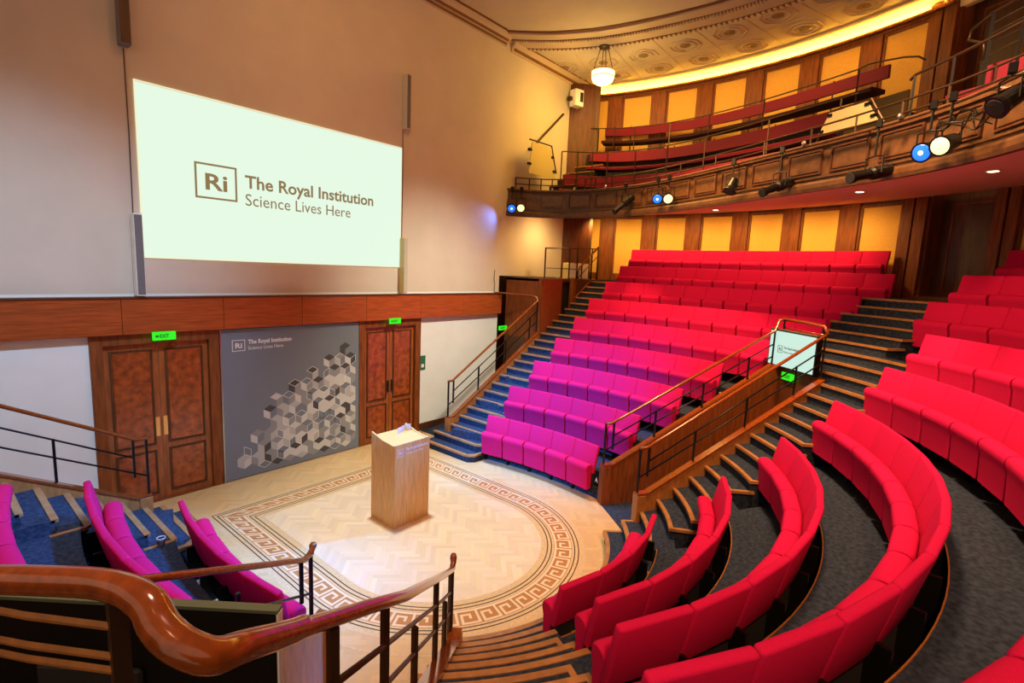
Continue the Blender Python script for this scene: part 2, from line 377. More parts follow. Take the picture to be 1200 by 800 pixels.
for k in range(-3, 7):      # plain ribs between the rosettes
    a = 4.9+3.42-6.85*k
    if a > 24 or a < -42: continue
    bm = nb(); strip(bm, arcpts(W, 8.6, R(a-.12), R(a+.12), 1), arcpts(W, 10.9, R(a-.12), R(a+.12), 1), ZC-0.008, ZC); link('ceiling_rib', bm, 'cornice', cl)
bm = nb(); strip(bm, circ(9.80, 18, -45), circ(9.83, 18, -45), ZC-0.008, ZC); link('ceiling_rib', bm, 'cornice', cl)
# lit cove slope
bm = nb(); cv = [(W[0], W[1], math.cos(R(a)), math.sin(R(a))) for a in [17.3-i*1.5 for i in range(56)]]
sweep(bm, cv, [(10.90, ZC-0.012), (10.90, ZC+0.02), (11.45, ZC+0.02), (11.45, 9.30), (11.33, 9.30), (11.31, 9.50), (11.20, 9.585)], True); link('cove', bm, 'cove', cl)
bm = nb(); sweep(bm, cv, [(10.86, ZC-0.04), (10.86, ZC), (10.93, ZC), (10.93, ZC-0.05)], True); link('cove_bead', bm, 'cornice', cl)

# curved panelled wall, three storeys of one wall
wb = empty('wall_curved', kind='structure')
def wsec(a0, a1, r0, r1, z0, z1, n=4):
    bm = nb(); strip(bm, arcpts(W, r0, R(a0), R(a1), n), arcpts(W, r1, R(a0), R(a1), n), z0, z1); return bm
link('wall_backing', wsec(20, -29.3, WR+0.04, WR+0.3, 0, 9.9, 24), 'walnut_dark', wb)
link('wall_backing', wsec(-35.6, -100, WR+0.04, WR+0.3, 0, 9.9, 24), 'walnut_dark', wb)
link('wall_backing', wsec(-29.3, -35.6, WR+0.55, WR+0.7, 0, 9.9, 4), 'walnut_dark', wb)
pil = [12.85-6.85*k for k in range(0, 7)]
edges = []
hw = 1.05
bays = [(17.0, 13.9)]+[(pil[k]-hw, pil[k+1]+hw) for k in range(0, 5)]+[(pil[5]-hw, -27.0), (-37.4, -41.8), (-44, -48.6), (-51, -55.6)]
for a0, a1 in bays:
    for z0, z1, zt in ((3.80, 5.62, 5.9), (6.6, 9.25, 9.5)):
        g = 0.28
        link('gold_panel', wsec(a0-g, a1+g, WR-0.005, WR+0.04, z0+0.12 if z0 < 4 else z0, z1, 3), 'gold', wb)
        bm = nb()
        for q in ((a0, a0-g, z0, z1+0.06), (a1+g, a1, z0, z1+0.06)):
            strip(bm, arcpts(W, WR-0.035, R(q[0]), R(q[1]), 1), arcpts(W, WR+0.04, R(q[0]), R(q[1]), 1), q[2], q[3])
        strip(bm, arcpts(W, WR-0.035, R(a0-g), R(a1+g), 3), arcpts(W, WR+0.04, R(a0-g), R(a1+g), 3), z1, z1+0.06)
        if z0 < 4: strip(bm, arcpts(W, WR-0.035, R(a0-g), R(a1+g), 3), arcpts(W, WR+0.04, R(a0-g), R(a1+g), 3), z0, z0+0.12)
        link('panel_frame', bm, 'walnut', wb)
for a in pil[:6]+[-43, -49.8]:
    link('pilaster', wsec(a+hw, a-hw, WR-0.075, WR+0.04, 3.6, 9.31, 2), 'walnut', wb)
for a0, a1 in ((-27.0, -28.1), (-28.3, -29.4), (-35.4, -36.3), (-36.5, -37.4), (-41.8, -42.2)):
    link('pilaster', wsec(a0, a1, WR-0.10, WR+0.04, 3.6, 9.5, 1), 'walnut', wb)
link('pilaster', wsec(17.0, 20, WR-0.02, WR+0.06, 3.6, 9.5, 1), 'walnut', wb)
link('wall_frieze', wsec(17.3, -29.3, WR-0.06, WR-0.03, 9.31, 9.36, 24), 'walnut', wb)
link('wall_frieze', wsec(-35.5, -70, WR-0.06, WR+0.04, 9.31, 9.50, 24), 'walnut', wb)
link('wood_cornice', wsec(17.4, -29.3, WR-0.17, WR-0.03, 9.355, 9.385, 24), 'walnut', wb)
link('wood_cornice_lip', wsec(17.4, -29.3, WR-0.18, WR-0.155, 9.36, 9.41, 24), 'walnut', wb)
link('dado', wsec(20, -29.3, WR-0.03, WR+0.04, 3.5, 3.80, 20), 'walnut', wb)
# light strip hidden behind the wood cornice
bm = nb(); strip(bm, arcpts(W, WR-0.12, R(16.8), R(-28.5), 24), arcpts(W, WR-0.06, R(16.8), R(-28.5), 24), 9.392, 9.402)
tag(link('light_strip', bm, 'led', wb), 'glowing strip light')
# broad corner pier
bm = nb(); prism(bm, [(8.50, -0.02), (9.05, -0.62), (9.42, -0.30), (9.9, 0.0), (9.9, 0.1), (8.50, 0.1)], 3.6, 9.42); link('corner_pier', bm, 'pier', wb)
bm = nb(); prism(bm, [(9.02, -0.60), (9.10, -0.68), (9.75, -0.10), (9.75, 0.0), (9.4, -0.25)], 3.6, 9.42); link('corner_pilaster', bm, 'walnut_dark', wb)
# doorways in the curved wall
def curved_door(name, a0, a1, z0, z1):
    d = empty(name, kind='structure')
    link('door_leaf', wsec(a0, a1, WR+0.34, WR+0.40, z0, z1, 2), 'walnut_dark', d)
    g = (a0-a1)*0.18
    bm = nb()
    for q0, q1, za, zb in ((a0-g, a0-g-0.2, z0+.15, z1-.25), (a1+g+0.2, a1+g, z0+.15, z1-.25)):
        strip(bm, arcpts(W, WR+0.32, R(q0), R(q1), 1), arcpts(W, WR+0.34, R(q0), R(q1), 1), za, zb)
    strip(bm, arcpts(W, WR+0.32, R(a0-g), R(a1+g), 1), arcpts(W, WR+0.34, R(a0-g), R(a1+g), 1), z1-.30, z1-.25)
    link('door_moulding', bm, 'walnut', d)
    bm = nb(); strip(bm, arcpts(W, WR-0.02, R(a0+0.1), R(a0-0.15), 1), arcpts(W, WR+0.5, R(a0+0.1), R(a0-0.15), 1), z0, z1)
    strip(bm, arcpts(W, WR-0.02, R(a1+0.15), R(a1-0.1), 1), arcpts(W, WR+0.5, R(a1+0.15), R(a1-0.1), 1), z0, z1); link('door_jamb', bm, 'walnut', d)
    return d
link('threshold_floor', wsec(-29.3, -35.6, WR-0.1, WR+0.6, 3.55, 3.72, 3), 'walnut_dark', wb)
curved_door('door_3', -29.5, -35.3, 3.72, 5.85)
curved_door('door_4', -29.5, -35.3, 6.2, 9.5)

# ------------------------------------------------------------------ floor
fl = empty('floor', kind='structure')
bm = nb(); box(bm, (-8, -8, -0.2), (8, 0.6, -0.0012)); link('subfloor', bm, 'inlay_f', fl)
bm = nb(); box(bm, (-12, -14, -0.3), (12, 0, -0.2)); link('foundation', bm, 'dark', fl)
def inD(x, y, w_, yb):      # inside the D shape of half width w_
    if y > yb: return False
    if y > -4.04: return abs(x) < w_
    return x*x+(y+4.04)**2 < w_*w_
bmh = nb(); lay = bmh.loops.layers.float_color.new('tone')
Lb, Wb = 0.34, 0.068; th = R(45)
def block(x, y, horiz):
    pts = [(0, 0), (Lb, 0), (Lb, Wb), (0, Wb)] if horiz else [(0, 0), (Wb, 0), (Wb, Lb), (0, Lb)]
    P = []
    for a, b in pts:
        u, v = x+a, y+b; P.append((u*math.cos(th)-v*math.sin(th), u*math.sin(th)+v*math.cos(th)-3.5))
    cxm = sum(p[0] for p in P)/4; cym = sum(p[1] for p in P)/4
    if cym > 0.0 and not all(p[1] < 0.01 for p in P): return
    if not (inD(cxm, cym, 3.9, 0.02)): return
    n1 = inD(cxm, cym, 1.68, -1.47); n2 = inD(cxm, cym, 1.88, -1.27)
    if n2 and not n1: return
    t = random.random(); base = (0.78, 0.60, 0.38) if n1 else (0.68, 0.44, 0.19)  # paler base inside the D puts the cool pool of light into the wood
    k = 0.91+0.15*t; col = (base[0]*k, base[1]*k*(0.97+0.05*random.random()), base[2]*k*(0.92+0.14*random.random()), 1)
    g = 0.0012
    vs = [bmh.verts.new((p[0]+(cxm-p[0])*g/0.1, p[1]+(cym-p[1])*g/0.1, random.random()*0.0006)) for p in P]
    f = bmh.faces.new(vs)
    for l in f.loops: l[lay] = col
n = 5
for i in range(-90, 90):
    for m in range(-16, 16):
        x = i*Wb+m*2*Lb; y = i*Wb
        if abs(x) > 6.5 or abs(y) > 6.5: continue
        block(x, y, True); block(x+Lb, y-(n-1)*Wb, False)
tag(link('parquet_block_field', bmh, 'parquet', fl), 'honey oak blocks in herringbone', kind='stuff')
# D-shaped inlay border with greek key
def dpath(off, step=0.04):
    "closed path at inward offset off; returns list of points"
    w_ = 2.011-off; yb = -1.137-off; P = []
    x = -w_
    nseg = max(2, int(2*w_/step)); P += [(-w_+2*w_*i/nseg, yb) for i in range(nseg)]
    ns = max(2, int((4.04+yb)/step)); P += [(w_, yb-(yb+4.04)*i/ns) for i in range(ns)]
    P += [(w_*math.cos(-PI*i/72), -4.04+w_*math.sin(-PI*i/72)) for i in range(72)]
    P += [(-w_, -4.04+(yb+4.04)*i/ns) for i in range(ns)]
    P.append(P[0]); return P
def dmap(s, off):
    "s: 0..Ltot along the D centre line at offset .24; off: inward offset"
    w_ = 2.011-0.24; yb = -1.377; a = 2*w_; b = (4.04+yb); c_ = PI*w_
    wo = 2.011-off; yo = -1.137-off
    if s < a: return (-wo+2*wo*s/a, yo)
    s -= a
    if s < b: return (wo, yo+(-4.04-yo)*s/b)
    s -= b
    if s < c_: t = -PI*s/c_; return (wo*math.cos(t), -4.04+wo*math.sin(t))
    s -= c_
    return (-wo, -4.04+(yo+4.04)*min(1, s/b))
LT = 2*(2.011-0.24)+2*(4.04-1.377)+PI*(2.011-0.24)
def dring(name, o0, o1, m, z0=-0.011, z1=0.002):
    bm = nb(); N = 260
    A = [dmap(LT*i/N, o0) for i in range(N+1)]; B = [dmap(LT*i/N, o1) for i in range(N+1)]
    # exact corners
    strip(bm, A, B, z0, z1); return link(name, bm, m, fl)
dring('border_ground', -0.09, 0.54, 'inlay_f', -0.011, 0.0012)
for o in (0.0, 0.055, 0.385, 0.44): dring('border_line', o, o+0.014, 'inlay_d', -0.011, 0.0026)
dring('key_ground', 0.10, 0.355, 'inlay_b', -0.011, 0.0020)
bm = nb(); NU = 60; u = LT/NU
def key_seg(p, q, half):
    (s0, v0), (s1, v1) = p, q
    if abs(s1-s0) > 1e-6:
        s0, s1 = min(s0, s1), max(s0, s1)
        if not (s0 == 0 and s1 == 1.0): s0 -= half/u; s1 += half/u
        k = max(1, int((s1-s0)*6))
        inn = [(s0+(s1-s0)*i/k, v0-half/0.255) for i in range(k+1)]; out = [(a, v0+half/0.255) for a, _ in inn]
    else:
        v0, v1 = min(v0, v1)+half/0.255, max(v0, v1)-(half/0.255 if max(v0, v1) != 0.64 else 0)
        inn = [(s0-half/u, v0), (s0-half/u, v1)]; out = [(s0+half/u, v0), (s0+half/u, v1)]
    return inn, out
for k in range(NU):
    L_ = [((0, 0.09), (0, 0.91)), ((0, 0.91), (0.76, 0.91)), ((0.76, 0.91), (0.76, 0.36)), ((0.76, 0.36), (0.36, 0.36)), ((0.36, 0.36), (0.36, 0.64)), ((0, 0.09), (1.0, 0.09))]
    for p, q in L_:
        inn, out = key_seg(p, q, 0.0155)
        I = [dmap(min(max((k+a)*u, 0), LT-0.001), 0.10+0.255*(1-v)) for a, v in inn]; O = [dmap(min(max((k+a)*u, 0), LT-0.001), 0.10+0.255*(1-v)) for a, v in out]
        strip(bm, I, O, -0.005, 0.0034)
tag(link('greek_key_inlay', bm, 'inlay_l', fl), 'light wood greek key line')
# radial plank border between inlay and seats
for (r0, r1, y0) in ((2.30, 2.33, 0),):
    bm = nb(); P = arcpts((0, -4.04), r0, R(0), R(-180), 60); Q = arcpts((0, -4.04), r1, R(0), R(-180), 60); strip(bm, P, Q, -0.01, 0.0015)
    link('border_line', bm, 'inlay_f', fl)

# ------------------------------------------------------------------ seating tiers (carpeted platforms)
WELL_P = (2.65, -5.15); TH = R(33); WD = (math.cos(TH), -math.sin(TH)); WN = (math.sin(TH), math.cos(TH))
B1_START = [-2.38, -2.22, -2.19, -2.15, -2.10, -1.98, -1.95, -1.89, -1.85]
B1_END = [(2.83, -4.99), (3.64, -5.33), (4.42, -5.77), (5.20, -6.20), (5.89, -6.88), (6.55, -7.59), (7.31, -8.01), (8.06, -8.45), (8.70, -8.25)]
def a1(k, y): return math.asin(max(-1, min(1, (y-C1[1])/RS(k))))
def a1e(k): p = B1_END[k]; return math.atan2(p[1]-C1[1], p[0]-C1[0])
def line_hit(cc, r, P, D):      # circle r about cc with line P+sD, far hit
    ox, oy = P[0]-cc[0], P[1]-cc[1]; b = ox*D[0]+oy*D[1]; q = ox*ox+oy*oy-r*r; disc = b*b-q
    s = -b+math.sqrt(max(disc, 0)); x, y = P[0]+D[0]*s, P[1]+D[1]*s
    return math.atan2(y-cc[1], x-cc[0])
def tiers(name, side):
    t = empty(name, kind='structure')
    for k in range(1, 9):
        r0 = RS(k-1)+0.035; r1 = RS(k)+0.035
        s0, s1 = a1(k, -1.22), a1(k, -1.22)
        if k <= 3: e0 = line_hit(C1, r0, WELL_P, WD); e1 = line_hit(C1, r1, WELL_P, WD)
        elif k == 4: e0 = line_hit(C1, r0, WELL_P, WD); e1 = a1e(4)-R(2.0)
        else: e0 = a1e(k-1)-R(2.0); e1 = a1e(k)-R(2.0)
        n_ = 20
        I = [(C1[0]+r0*math.cos(s0+(e0-s0)*i/n_), C1[1]+r0*math.sin(s0+(e0-s0)*i/n_)) for i in range(n_+1)]
        O = [(C1[0]+r1*math.cos(s1+(e1-s1)*i/n_), C1[1]+r1*math.sin(s1+(e1-s1)*i/n_)) for i in range(n_+1)]
        if side < 0: I = [(-x, y) for x, y in I]; O = [(-x, y) for x, y in O]
        bm = nb(); strip(bm, I, O, 0.456*k-0.75, 0.456*k)
        if side < 0: bmesh.ops.reverse_faces(bm, faces=bm.faces)
        link('tier', bm, 'carpet', t)
    return t
tiers('floor_tiers_far', 1); tiers('floor_tiers_left', -1)
AZ_R = [21.4, 28.7, 34.8, 38.9, 41.4, 44.3, 50.6, 51.8, 51.4]
AZ_L = [-21.1, -24.9, -30.4, -34.6, -37.5, -40, -43, -45, -47]
tm = empty('floor_tiers_middle', kind='structure')
for k in range(1, 9):
    r0 = RB(k-1)+0.035; r1 = RB(k)+0.035; n_ = 32
    b0, b1 = R(AZ_L[k-1]-90), R(AZ_R[k-1]-90); d0, d1 = R(AZ_L[k]-90), R(AZ_R[k]-90)
    I = [(CB[0]+r0*math.cos(b0+(b1-b0)*i/n_), CB[1]+r0*math.sin(b0+(b1-b0)*i/n_)) for i in range(n_+1)]
    O = [(CB[0]+r1*math.cos(d0+(d1-d0)*i/n_), CB[1]+r1*math.sin(d0+(d1-d0)*i/n_)) for i in range(n_+1)]
    bm = nb(); strip(bm, I, O, 0.456*k-0.75, 0.456*k); bmesh.ops.recalc_face_normals(bm, faces=bm.faces); link('tier', bm, 'carpet', tm)
    # thin wooden line at the riser foot
    bm = nb(); I = [(CB[0]+(RB(k-1)+0.030)*math.cos(b0+(b1-b0)*i/n_), CB[1]+(RB(k-1)+0.030)*math.sin(b0+(b1-b0)*i/n_)) for i in range(n_+1)]
    O = [(CB[0]+(RB(k-1)+0.040)*math.cos(b0+(b1-b0)*i/n_), CB[1]+(RB(k-1)+0.040)*math.sin(b0+(b1-b0)*i/n_)) for i in range(n_+1)]
    strip(bm, I, O, 0.456*k-0.01, 0.456*k+0.012); bmesh.ops.recalc_face_normals(bm, faces=bm.faces); link('tier_edge', bm, 'teak', tm)
for sd in (1, -1):
    q0, q1 = a1(0, -2.36), line_hit(C1, RS(0), WELL_P, WD); n_ = 20
    I = [(sd*(C1[0]+(RS(0)-0.06)*math.cos(q0+(q1-q0)*i/n_)), C1[1]+(RS(0)-0.06)*math.sin(q0+(q1-q0)*i/n_)) for i in range(n_+1)]
    O = [(sd*(C1[0]+(RS(0)+0.04)*math.cos(q0+(q1-q0)*i/n_)), C1[1]+(RS(0)+0.04)*math.sin(q0+(q1-q0)*i/n_)) for i in range(n_+1)]
    bm = nb(); strip(bm, I, O, 0, 0.18); bmesh.ops.recalc_face_normals(bm, faces=bm.faces); tag(link('floor_plinth', bm, 'carpet'), kind='structure')
bm = nb(); box(bm, (2.95, -1.12, 0.0), (9, -0.0, 0.006)); tag(link('floor_carpet', bm, 'carpet'), kind='structure')
# top landing under the curved wall
tl = link('floor_landing', bm := nb(), 'carpet') if False else None
bm = nb()
I = [(C1[0]+(RS(8)+0.03)*math.cos(a), C1[1]+(RS(8)+0.03)*math.sin(a)) for a in [R(12)-R(34)*i/24 for i in range(25)]]
O = [(W[0]+WR*math.cos(R(19)-R(50)*i/24), W[1]+WR*math.sin(R(19)-R(50)*i/24)) for i in range(25)]
strip(bm, I, O, 3.2, 3.70); bmesh.ops.recalc_face_normals(bm, faces=bm.faces)
tag(link('floor_landing', bm, 'carpet'), kind='structure')

# ------------------------------------------------------------------ stairs
def straight_stairs(name, side):
    t = empty(name, kind='structure')
    for j in range(1, 25):
        x0 = RJ(j); x1 = RJ(j+1)+0.06; z = RISE*j
        ye = -2.44+0.02*j if j > 2 else -2.36
        y0, y1 = (-1.2, ye)
        if j == 24: x1 = 10.0
        lo = 0 if j < 3 else z-0.5
        P = [(x0, y0 if j > 2 else -0.95), (x1, y0 if j > 2 else -0.95), (x1, y1), (x0+0.10, y1), (x0, y1+0.10)] if j <= 2 else [(x0, y0), (x1, y0), (x1, y1), (x0, y1)]
        P = [(side*a, b) for a, b in P]
        bm = nb(); prism(bm, P, lo, z-0.002); bmesh.ops.recalc_face_normals(bm, faces=bm.faces); st = link('step', bm, 'carpet', t)
        bm = nb()
        Q = [(x0-0.03, P[0][1]), (x0+0.035, P[0][1]), (x0+0.035, y1+(0.0 if j > 2 else 0.12)), (x0-0.03, y1+(0.0 if j > 2 else 0.12))]
        Q = [(side*a, b) for a, b in Q]; prism(bm, Q, z-0.03, z+0.008)
        if j <= 2 or j % 3 == 0:
            if j <= 2: prism(bm, [(side*(x0-0.03), y1+0.12), (side*(x0+0.035), y1+0.14), (side*(x0+0.14), y1+0.05), (side*(x1), y1+0.05), (side*(x1), y1-0.03), (side*(x0+0.08), y1-0.03)], z-0.03, z+0.008)
            elif j < 24: prism(bm, [(side*(x0-0.03), y1), (side*x1, y1), (side*x1, y1-0.05), (side*(x0+0.03), y1-0.05)], z-0.03, z+0.008)
        bmesh.ops.recalc_face_normals(bm, faces=bm.faces); link('nosing', bm, 'oak_end', t)
    return t
straight_stairs('floor_stairs_right', 1); straight_stairs('floor_stairs_left', -1)

def well_stairs(name, side, newel, az_in, jmax, ends):
    "radial steps between the stair well and the middle block; az in degrees from straight back, positive to the right"
    t = empty(name, kind='structure')
    for j in range(1, jmax+1):
        z = RISE*j; r0 = RJ(j); r1 = RJ(j+1)+0.05
        def azs(r):      # outer limit: well rail line, inner limit: block edge
            hit = line_hit(CB, max(r, 2.80), newel, (side*WDN[0], WDN[1])); a_out = math.degrees(hit)+90
            if a_out > 180: a_out -= 360
            if a_out < -180: a_out += 360
            if j <= 2: a_out = side*(40.2+0.8*j)
            if j > 15: a_out = ends(r)
            a = (AZ_R if side > 0 else AZ_L); m_ = min(8, (j-1)//3)
            b_in = side*16.0 if j <= 2 else a[m_]
            return R(a_out-90), R(b_in-side*0.2-90)
        A0, B0 = azs(r0); A1_, B1_ = azs(r1); n_ = 10
        I = [(CB[0]+r0*math.cos(A0+(B0-A0)*i/n_), CB[1]+r0*math.sin(A0+(B0-A0)*i/n_)) for i in range(n_+1)]
        O = [(CB[0]+r1*math.cos(A1_+(B1_-A1_)*i/n_), CB[1]+r1*math.sin(A1_+(B1_-A1_)*i/n_)) for i in range(n_+1)]
        bm = nb(); strip(bm, I, O, max(0, z-0.5), z-0.002); bmesh.ops.recalc_face_normals(bm, faces=bm.faces); link('step', bm, 'carpet', t)
        I = [(CB[0]+(r0-0.03)*math.cos(A0+(B0-A0)*i/n_), CB[1]+(r0-0.03)*math.sin(A0+(B0-A0)*i/n_)) for i in range(n_+1)]
        O = [(CB[0]+(r0+0.028)*math.cos(A0+(B0-A0)*i/n_), CB[1]+(r0+0.028)*math.sin(A0+(B0-A0)*i/n_)) for i in range(n_+1)]
        bm = nb(); strip(bm, I, O, z-0.03, z+0.008)
        # return of the nosing at the free end
        e = [(CB[0]+q*math.cos(B0), CB[1]+q*math.sin(B0)) for q in (r0-0.03, r1)]
        dd = Vector((math.sin(B0), -math.cos(B0)))*0.05*side
        f_ = [(e[0][0], e[0][1]), (e[1][0], e[1][1]), (e[1][0]+dd.x, e[1][1]+dd.y), (e[0][0]+dd.x, e[0][1]+dd.y)]
        if j % 3: prism(bm, f_, z-0.03, z+0.008)
        if j <= 2:
            e = [(CB[0]+q*math.cos(A0), CB[1]+q*math.sin(A0)) for q in (r0-0.03, r1)]; dd = -dd
            prism(bm, [(e[0][0], e[0][1]), (e[1][0], e[1][1]), (e[1][0]+dd.x, e[1][1]+dd.y), (e[0][0]+dd.x, e[0][1]+dd.y)], z-0.03, z+0.008)
        bmesh.ops.recalc_face_normals(bm, faces=bm.faces); link('nosing', bm, 'oak_end', t)
    return t
def ends_r(r):       # edge of the far block seen from CB
    k = min(8, max(0, (r-2.9)/0.87)); i0 = min(7, int(k)); f = k-i0
    x = B1_END[i0][0]+(B1_END[i0+1][0]-B1_END[i0][0])*f; y = B1_END[i0][1]+(B1_END[i0+1][1]-B1_END[i0][1])*f
    return math.degrees(math.atan2(x-CB[0], -(y-CB[1])))+1
NEW_R = (1.95, -6.12); NEW_L = (-1.58, -6.0)
WDN = (math.cos(R(31)), -math.sin(R(31)))
well_stairs('floor_stairs_far_aisle', 1, NEW_R, 22, 24, ends_r)
well_stairs('floor_stairs_near_aisle', -1, NEW_L, -20, 16, lambda r: -ends_r(r))

# ------------------------------------------------------------------ railings and stringers
def post(parent, x, y, z0, z1, s=0.014, m='black'):
    return link('post', bx((x-s, y-s, z0), (x+s, y+s, z1)), m, parent)
def rail_obj(name, parent, pts, r=0.026, m='rail', ry=None, n=10):
    bm = nb(); tube(bm, pts, r, n, ry); return link(name, bm, m, parent, smooth=True)
def sloped_rail(label, P, D, z0, slope, Lr, base, mids, extra_end=None, knob=False, name='stair_railing'):
    """P plan start, D plan dir; z0 handrail height at s=.15; base = z of stringer top at start"""
    e = empty(name, (P[0], P[1], 0), label=label, cat='railing', group=None)
    def pt(s, z): return (D[0]*s, D[1]*s, z)
    hz = lambda s: z0+slope*max(0, s-0.12)
    bz = lambda s: base+slope*max(0, s-0.12)
    pts = [pt(0, z0-0.0), pt(0.12, z0)]+[pt(Lr*i/6, hz(Lr*i/6)) for i in range(1, 7)]
    if extra_end: pts += extra_end
    hr = rail_obj('handrail', e, pts, 0.030, ry=0.024)
    post(e, *pt(0.01, 0)[:2], base, z0-0.01)
    post(e, *pt(0.16, 0)[:2], bz(0.16)+(z0-base)*0.33, z0)
    s = 0.95
    while s < Lr-0.1:
        post(e, *pt(s, 0)[:2], bz(s)-0.01, bz(s)+(z0-base)*0.68); s += 0.92
    post(e, *pt(Lr, 0)[:2], bz(Lr), hz(Lr))
    for f_ in mids:
        s0 = 0.01 if f_ < 0.5 else 0.16
        rail_obj('middle_bar', e, [pt(s0, bz(s0)+(z0-base)*f_), pt(Lr, bz(Lr)+(z0-base)*f_)], 0.012, 'black', n=6)
    if knob:
        bm = nb(); tube(bm, [pt(0.05, z0), pt(-0.01, z0+0.02), pt(-0.03, z0+0.06), pt(-0.035, z0+0.085)], [0.024, 0.026, 0.034, 0.022], 10); link('end_scroll', bm, 'rail', e, smooth=True)
    return e
def stringer(label, P, D, z0, slope, Lr, thick=0.07, drop=1.6, m='teak', cap='rail', newel_w=0.16, panel_from=None):
    e = empty('stair_stringer', (P[0], P[1], 0), math.atan2(D[1], D[0]), label=label, cat='stair side')
    bm = nb()
    V = [(0, 0), (newel_w, 0), (newel_w, 0)]
    prof = [(0, 0.0), (Lr, max(0, z0+slope*Lr-drop)), (Lr, z0+slope*(Lr-newel_w)), (newel_w, z0), (0, z0)]
    lo = [bm.verts.new((s, -thick/2, z)) for s, z in prof]; hi = [bm.verts.new((s, thick/2, z)) for s, z in prof]
    bm.faces.new(lo); bm.faces.new(list(reversed(hi)))
    for i in range(5): bm.faces.new((lo[i], hi[i], hi[(i+1) % 5], lo[(i+1) % 5]))
    bmesh.ops.recalc_face_normals(bm, faces=bm.faces); link('side_board', bm, m, e)
    cb = nb()
    a = [(-0.015, z0), (newel_w, z0), (Lr, z0+slope*(Lr-newel_w))]
    for (s0, za), (s1, zb) in zip(a[:-1], a[1:]):
        vs = []
        for s, z in ((s0, za), (s1, zb)):
            for dy, dz in ((-thick/2-0.018, 0.002), (thick/2+0.018, 0.002), (thick/2+0.018, 0.032), (-thick/2-0.018, 0.032)): vs.append(cb.verts.new((s, dy, z+dz)))
        for i in range(4): cb.faces.new((vs[i], vs[(i+1) % 4], vs[4+(i+1) % 4], vs[4+i]))
        cb.faces.new(vs[:4]); cb.faces.new(vs[4:])
    bmesh.ops.recalc_face_normals(cb, faces=cb.faces); link('cap_moulding', cb, cap, e)
    link('newel_block', bbox((-0.02, -thick/2-0.025, 0), (newel_w*0.8, thick/2+0.025, z0-0.005), 0.004, 1), m, e)
    return e
# side stairs along the front wall
stringer('teak stair side beside the wall, right of the stage', (2.78, -1.165), (1, 0), 0.60, 0.555, 3.15, drop=1.1)
stringer('teak stair side beside the wall, left of the stage', (-2.78, -1.165), (-1, 0), 0.60, 0.555, 3.6, drop=1.1)
sloped_rail('wooden handrail on black posts up the far stairs beside the white wall', (2.78, -1.165), (1, 0), 1.42, 0.573, 3.08, 0.62, (0.33, 0.67),
            extra_end=[(3.06, 0.03, 3.22), (2.98, 0.12, 3.24), (2.7, 0.9, 3.27), (2.66, 1.12, 3.27)])
sloped_rail('wooden handrail on black posts at the far left, before the white wall', (-2.78, -1.165), (-1, 0), 1.42, 0.555, 3.4, 0.62, (0.33, 0.67))
# stair wells
LW = 3.45
stringer('teak parapet on the far side of the stair well with the lit monitor', WELL_P, WD, 0.68, 0.535, LW, thick=0.10, drop=9, m='walnut')  # walnut instead of teak: the darker tone stands in for the dim well
sloped_rail('handrail beside the lilac seats, far side of the monitor stair well', WELL_P, WD, 1.42, 0.50, LW-0.15, 0.70, (0.34, 0.66),
            extra_end=[((LW-0.08)*WD[0], (LW-0.08)*WD[1], 3.20), ((LW)*WD[0]-0.02, (LW)*WD[1]-0.06, 3.24)])
stringer('teak stair side on the near side of the monitor stair well', NEW_R, WDN, 0.71, 0.50, 3.37, thick=0.08, drop=9)
sloped_rail('handrail between the monitor stair well and the curved steps', NEW_R, WDN, 1.42, 0.515, 3.33, 0.73, (0.34, 0.66))
# end rail above the monitor
eP = (WELL_P[0]+WD[0]*LW, WELL_P[1]+WD[1]*LW); eQ = (NEW_R[0]+WDN[0]*3.37, NEW_R[1]+WDN[1]*3.37)
er = empty('end_railing', (0, 0, 0), label='short wooden rail over the lit monitor at the well end', cat='railing')
rail_obj('handrail', er, [(eP[0], eP[1], 3.22), (eP[0]+(eQ[0]-eP[0])*.5, eP[1]+(eQ[1]-eP[1])*.5, 3.22), (eP[0]+(eQ[0]-eP[0])*.92, eP[1]+(eQ[1]-eP[1])*.92, 3.20), (eQ[0], eQ[1], 3.08)], 0.028)
for f_ in (0.04, 0.9): post(er, eP[0]+(eQ[0]-eP[0])*f_, eP[1]+(eQ[1]-eP[1])*f_, 2.1, 3.2)
rail_obj('top_bar', er, [(eP[0]+0.02, eP[1]-0.02, 3.07), (eQ[0]-0.05, eQ[1]+0.05, 3.07)], 0.012, 'rail', n=6)
# well end wall and far parapet face
mid = Vector(((eP[0]+eQ[0])/2, (eP[1]+eQ[1])/2, 0)); ang = math.atan2(eQ[1]-eP[1], eQ[0]-eP[0]); wl = math.hypot(eQ[0]-eP[0], eQ[1]-eP[1])
we = empty('wall_well', (mid.x, mid.y, 0), ang, kind='structure')
link('end_panel', bx((-wl/2+0.06, -0.02, 0.0), (wl/2-0.06, 0.10, 2.35)), 'walnut_dark', we)
link('well_soffit', bx((-wl/2+0.06, 0.0, 2.0), (wl/2-0.06, 0.5, 2.1)), 'walnut', we)
bm = nb(); P = [(WELL_P[0]-0.02, WELL_P[1]-0.02), (NEW_R[0]-0.05, NEW_R[1]+0.02), (eQ[0], eQ[1]), (eP[0], eP[1])]; prism(bm, P, -0.004, 0.004)
bmesh.ops.recalc_face_normals(bm, faces=bm.faces); tag(link('floor_well', bm, 'carpet'), kind='structure')

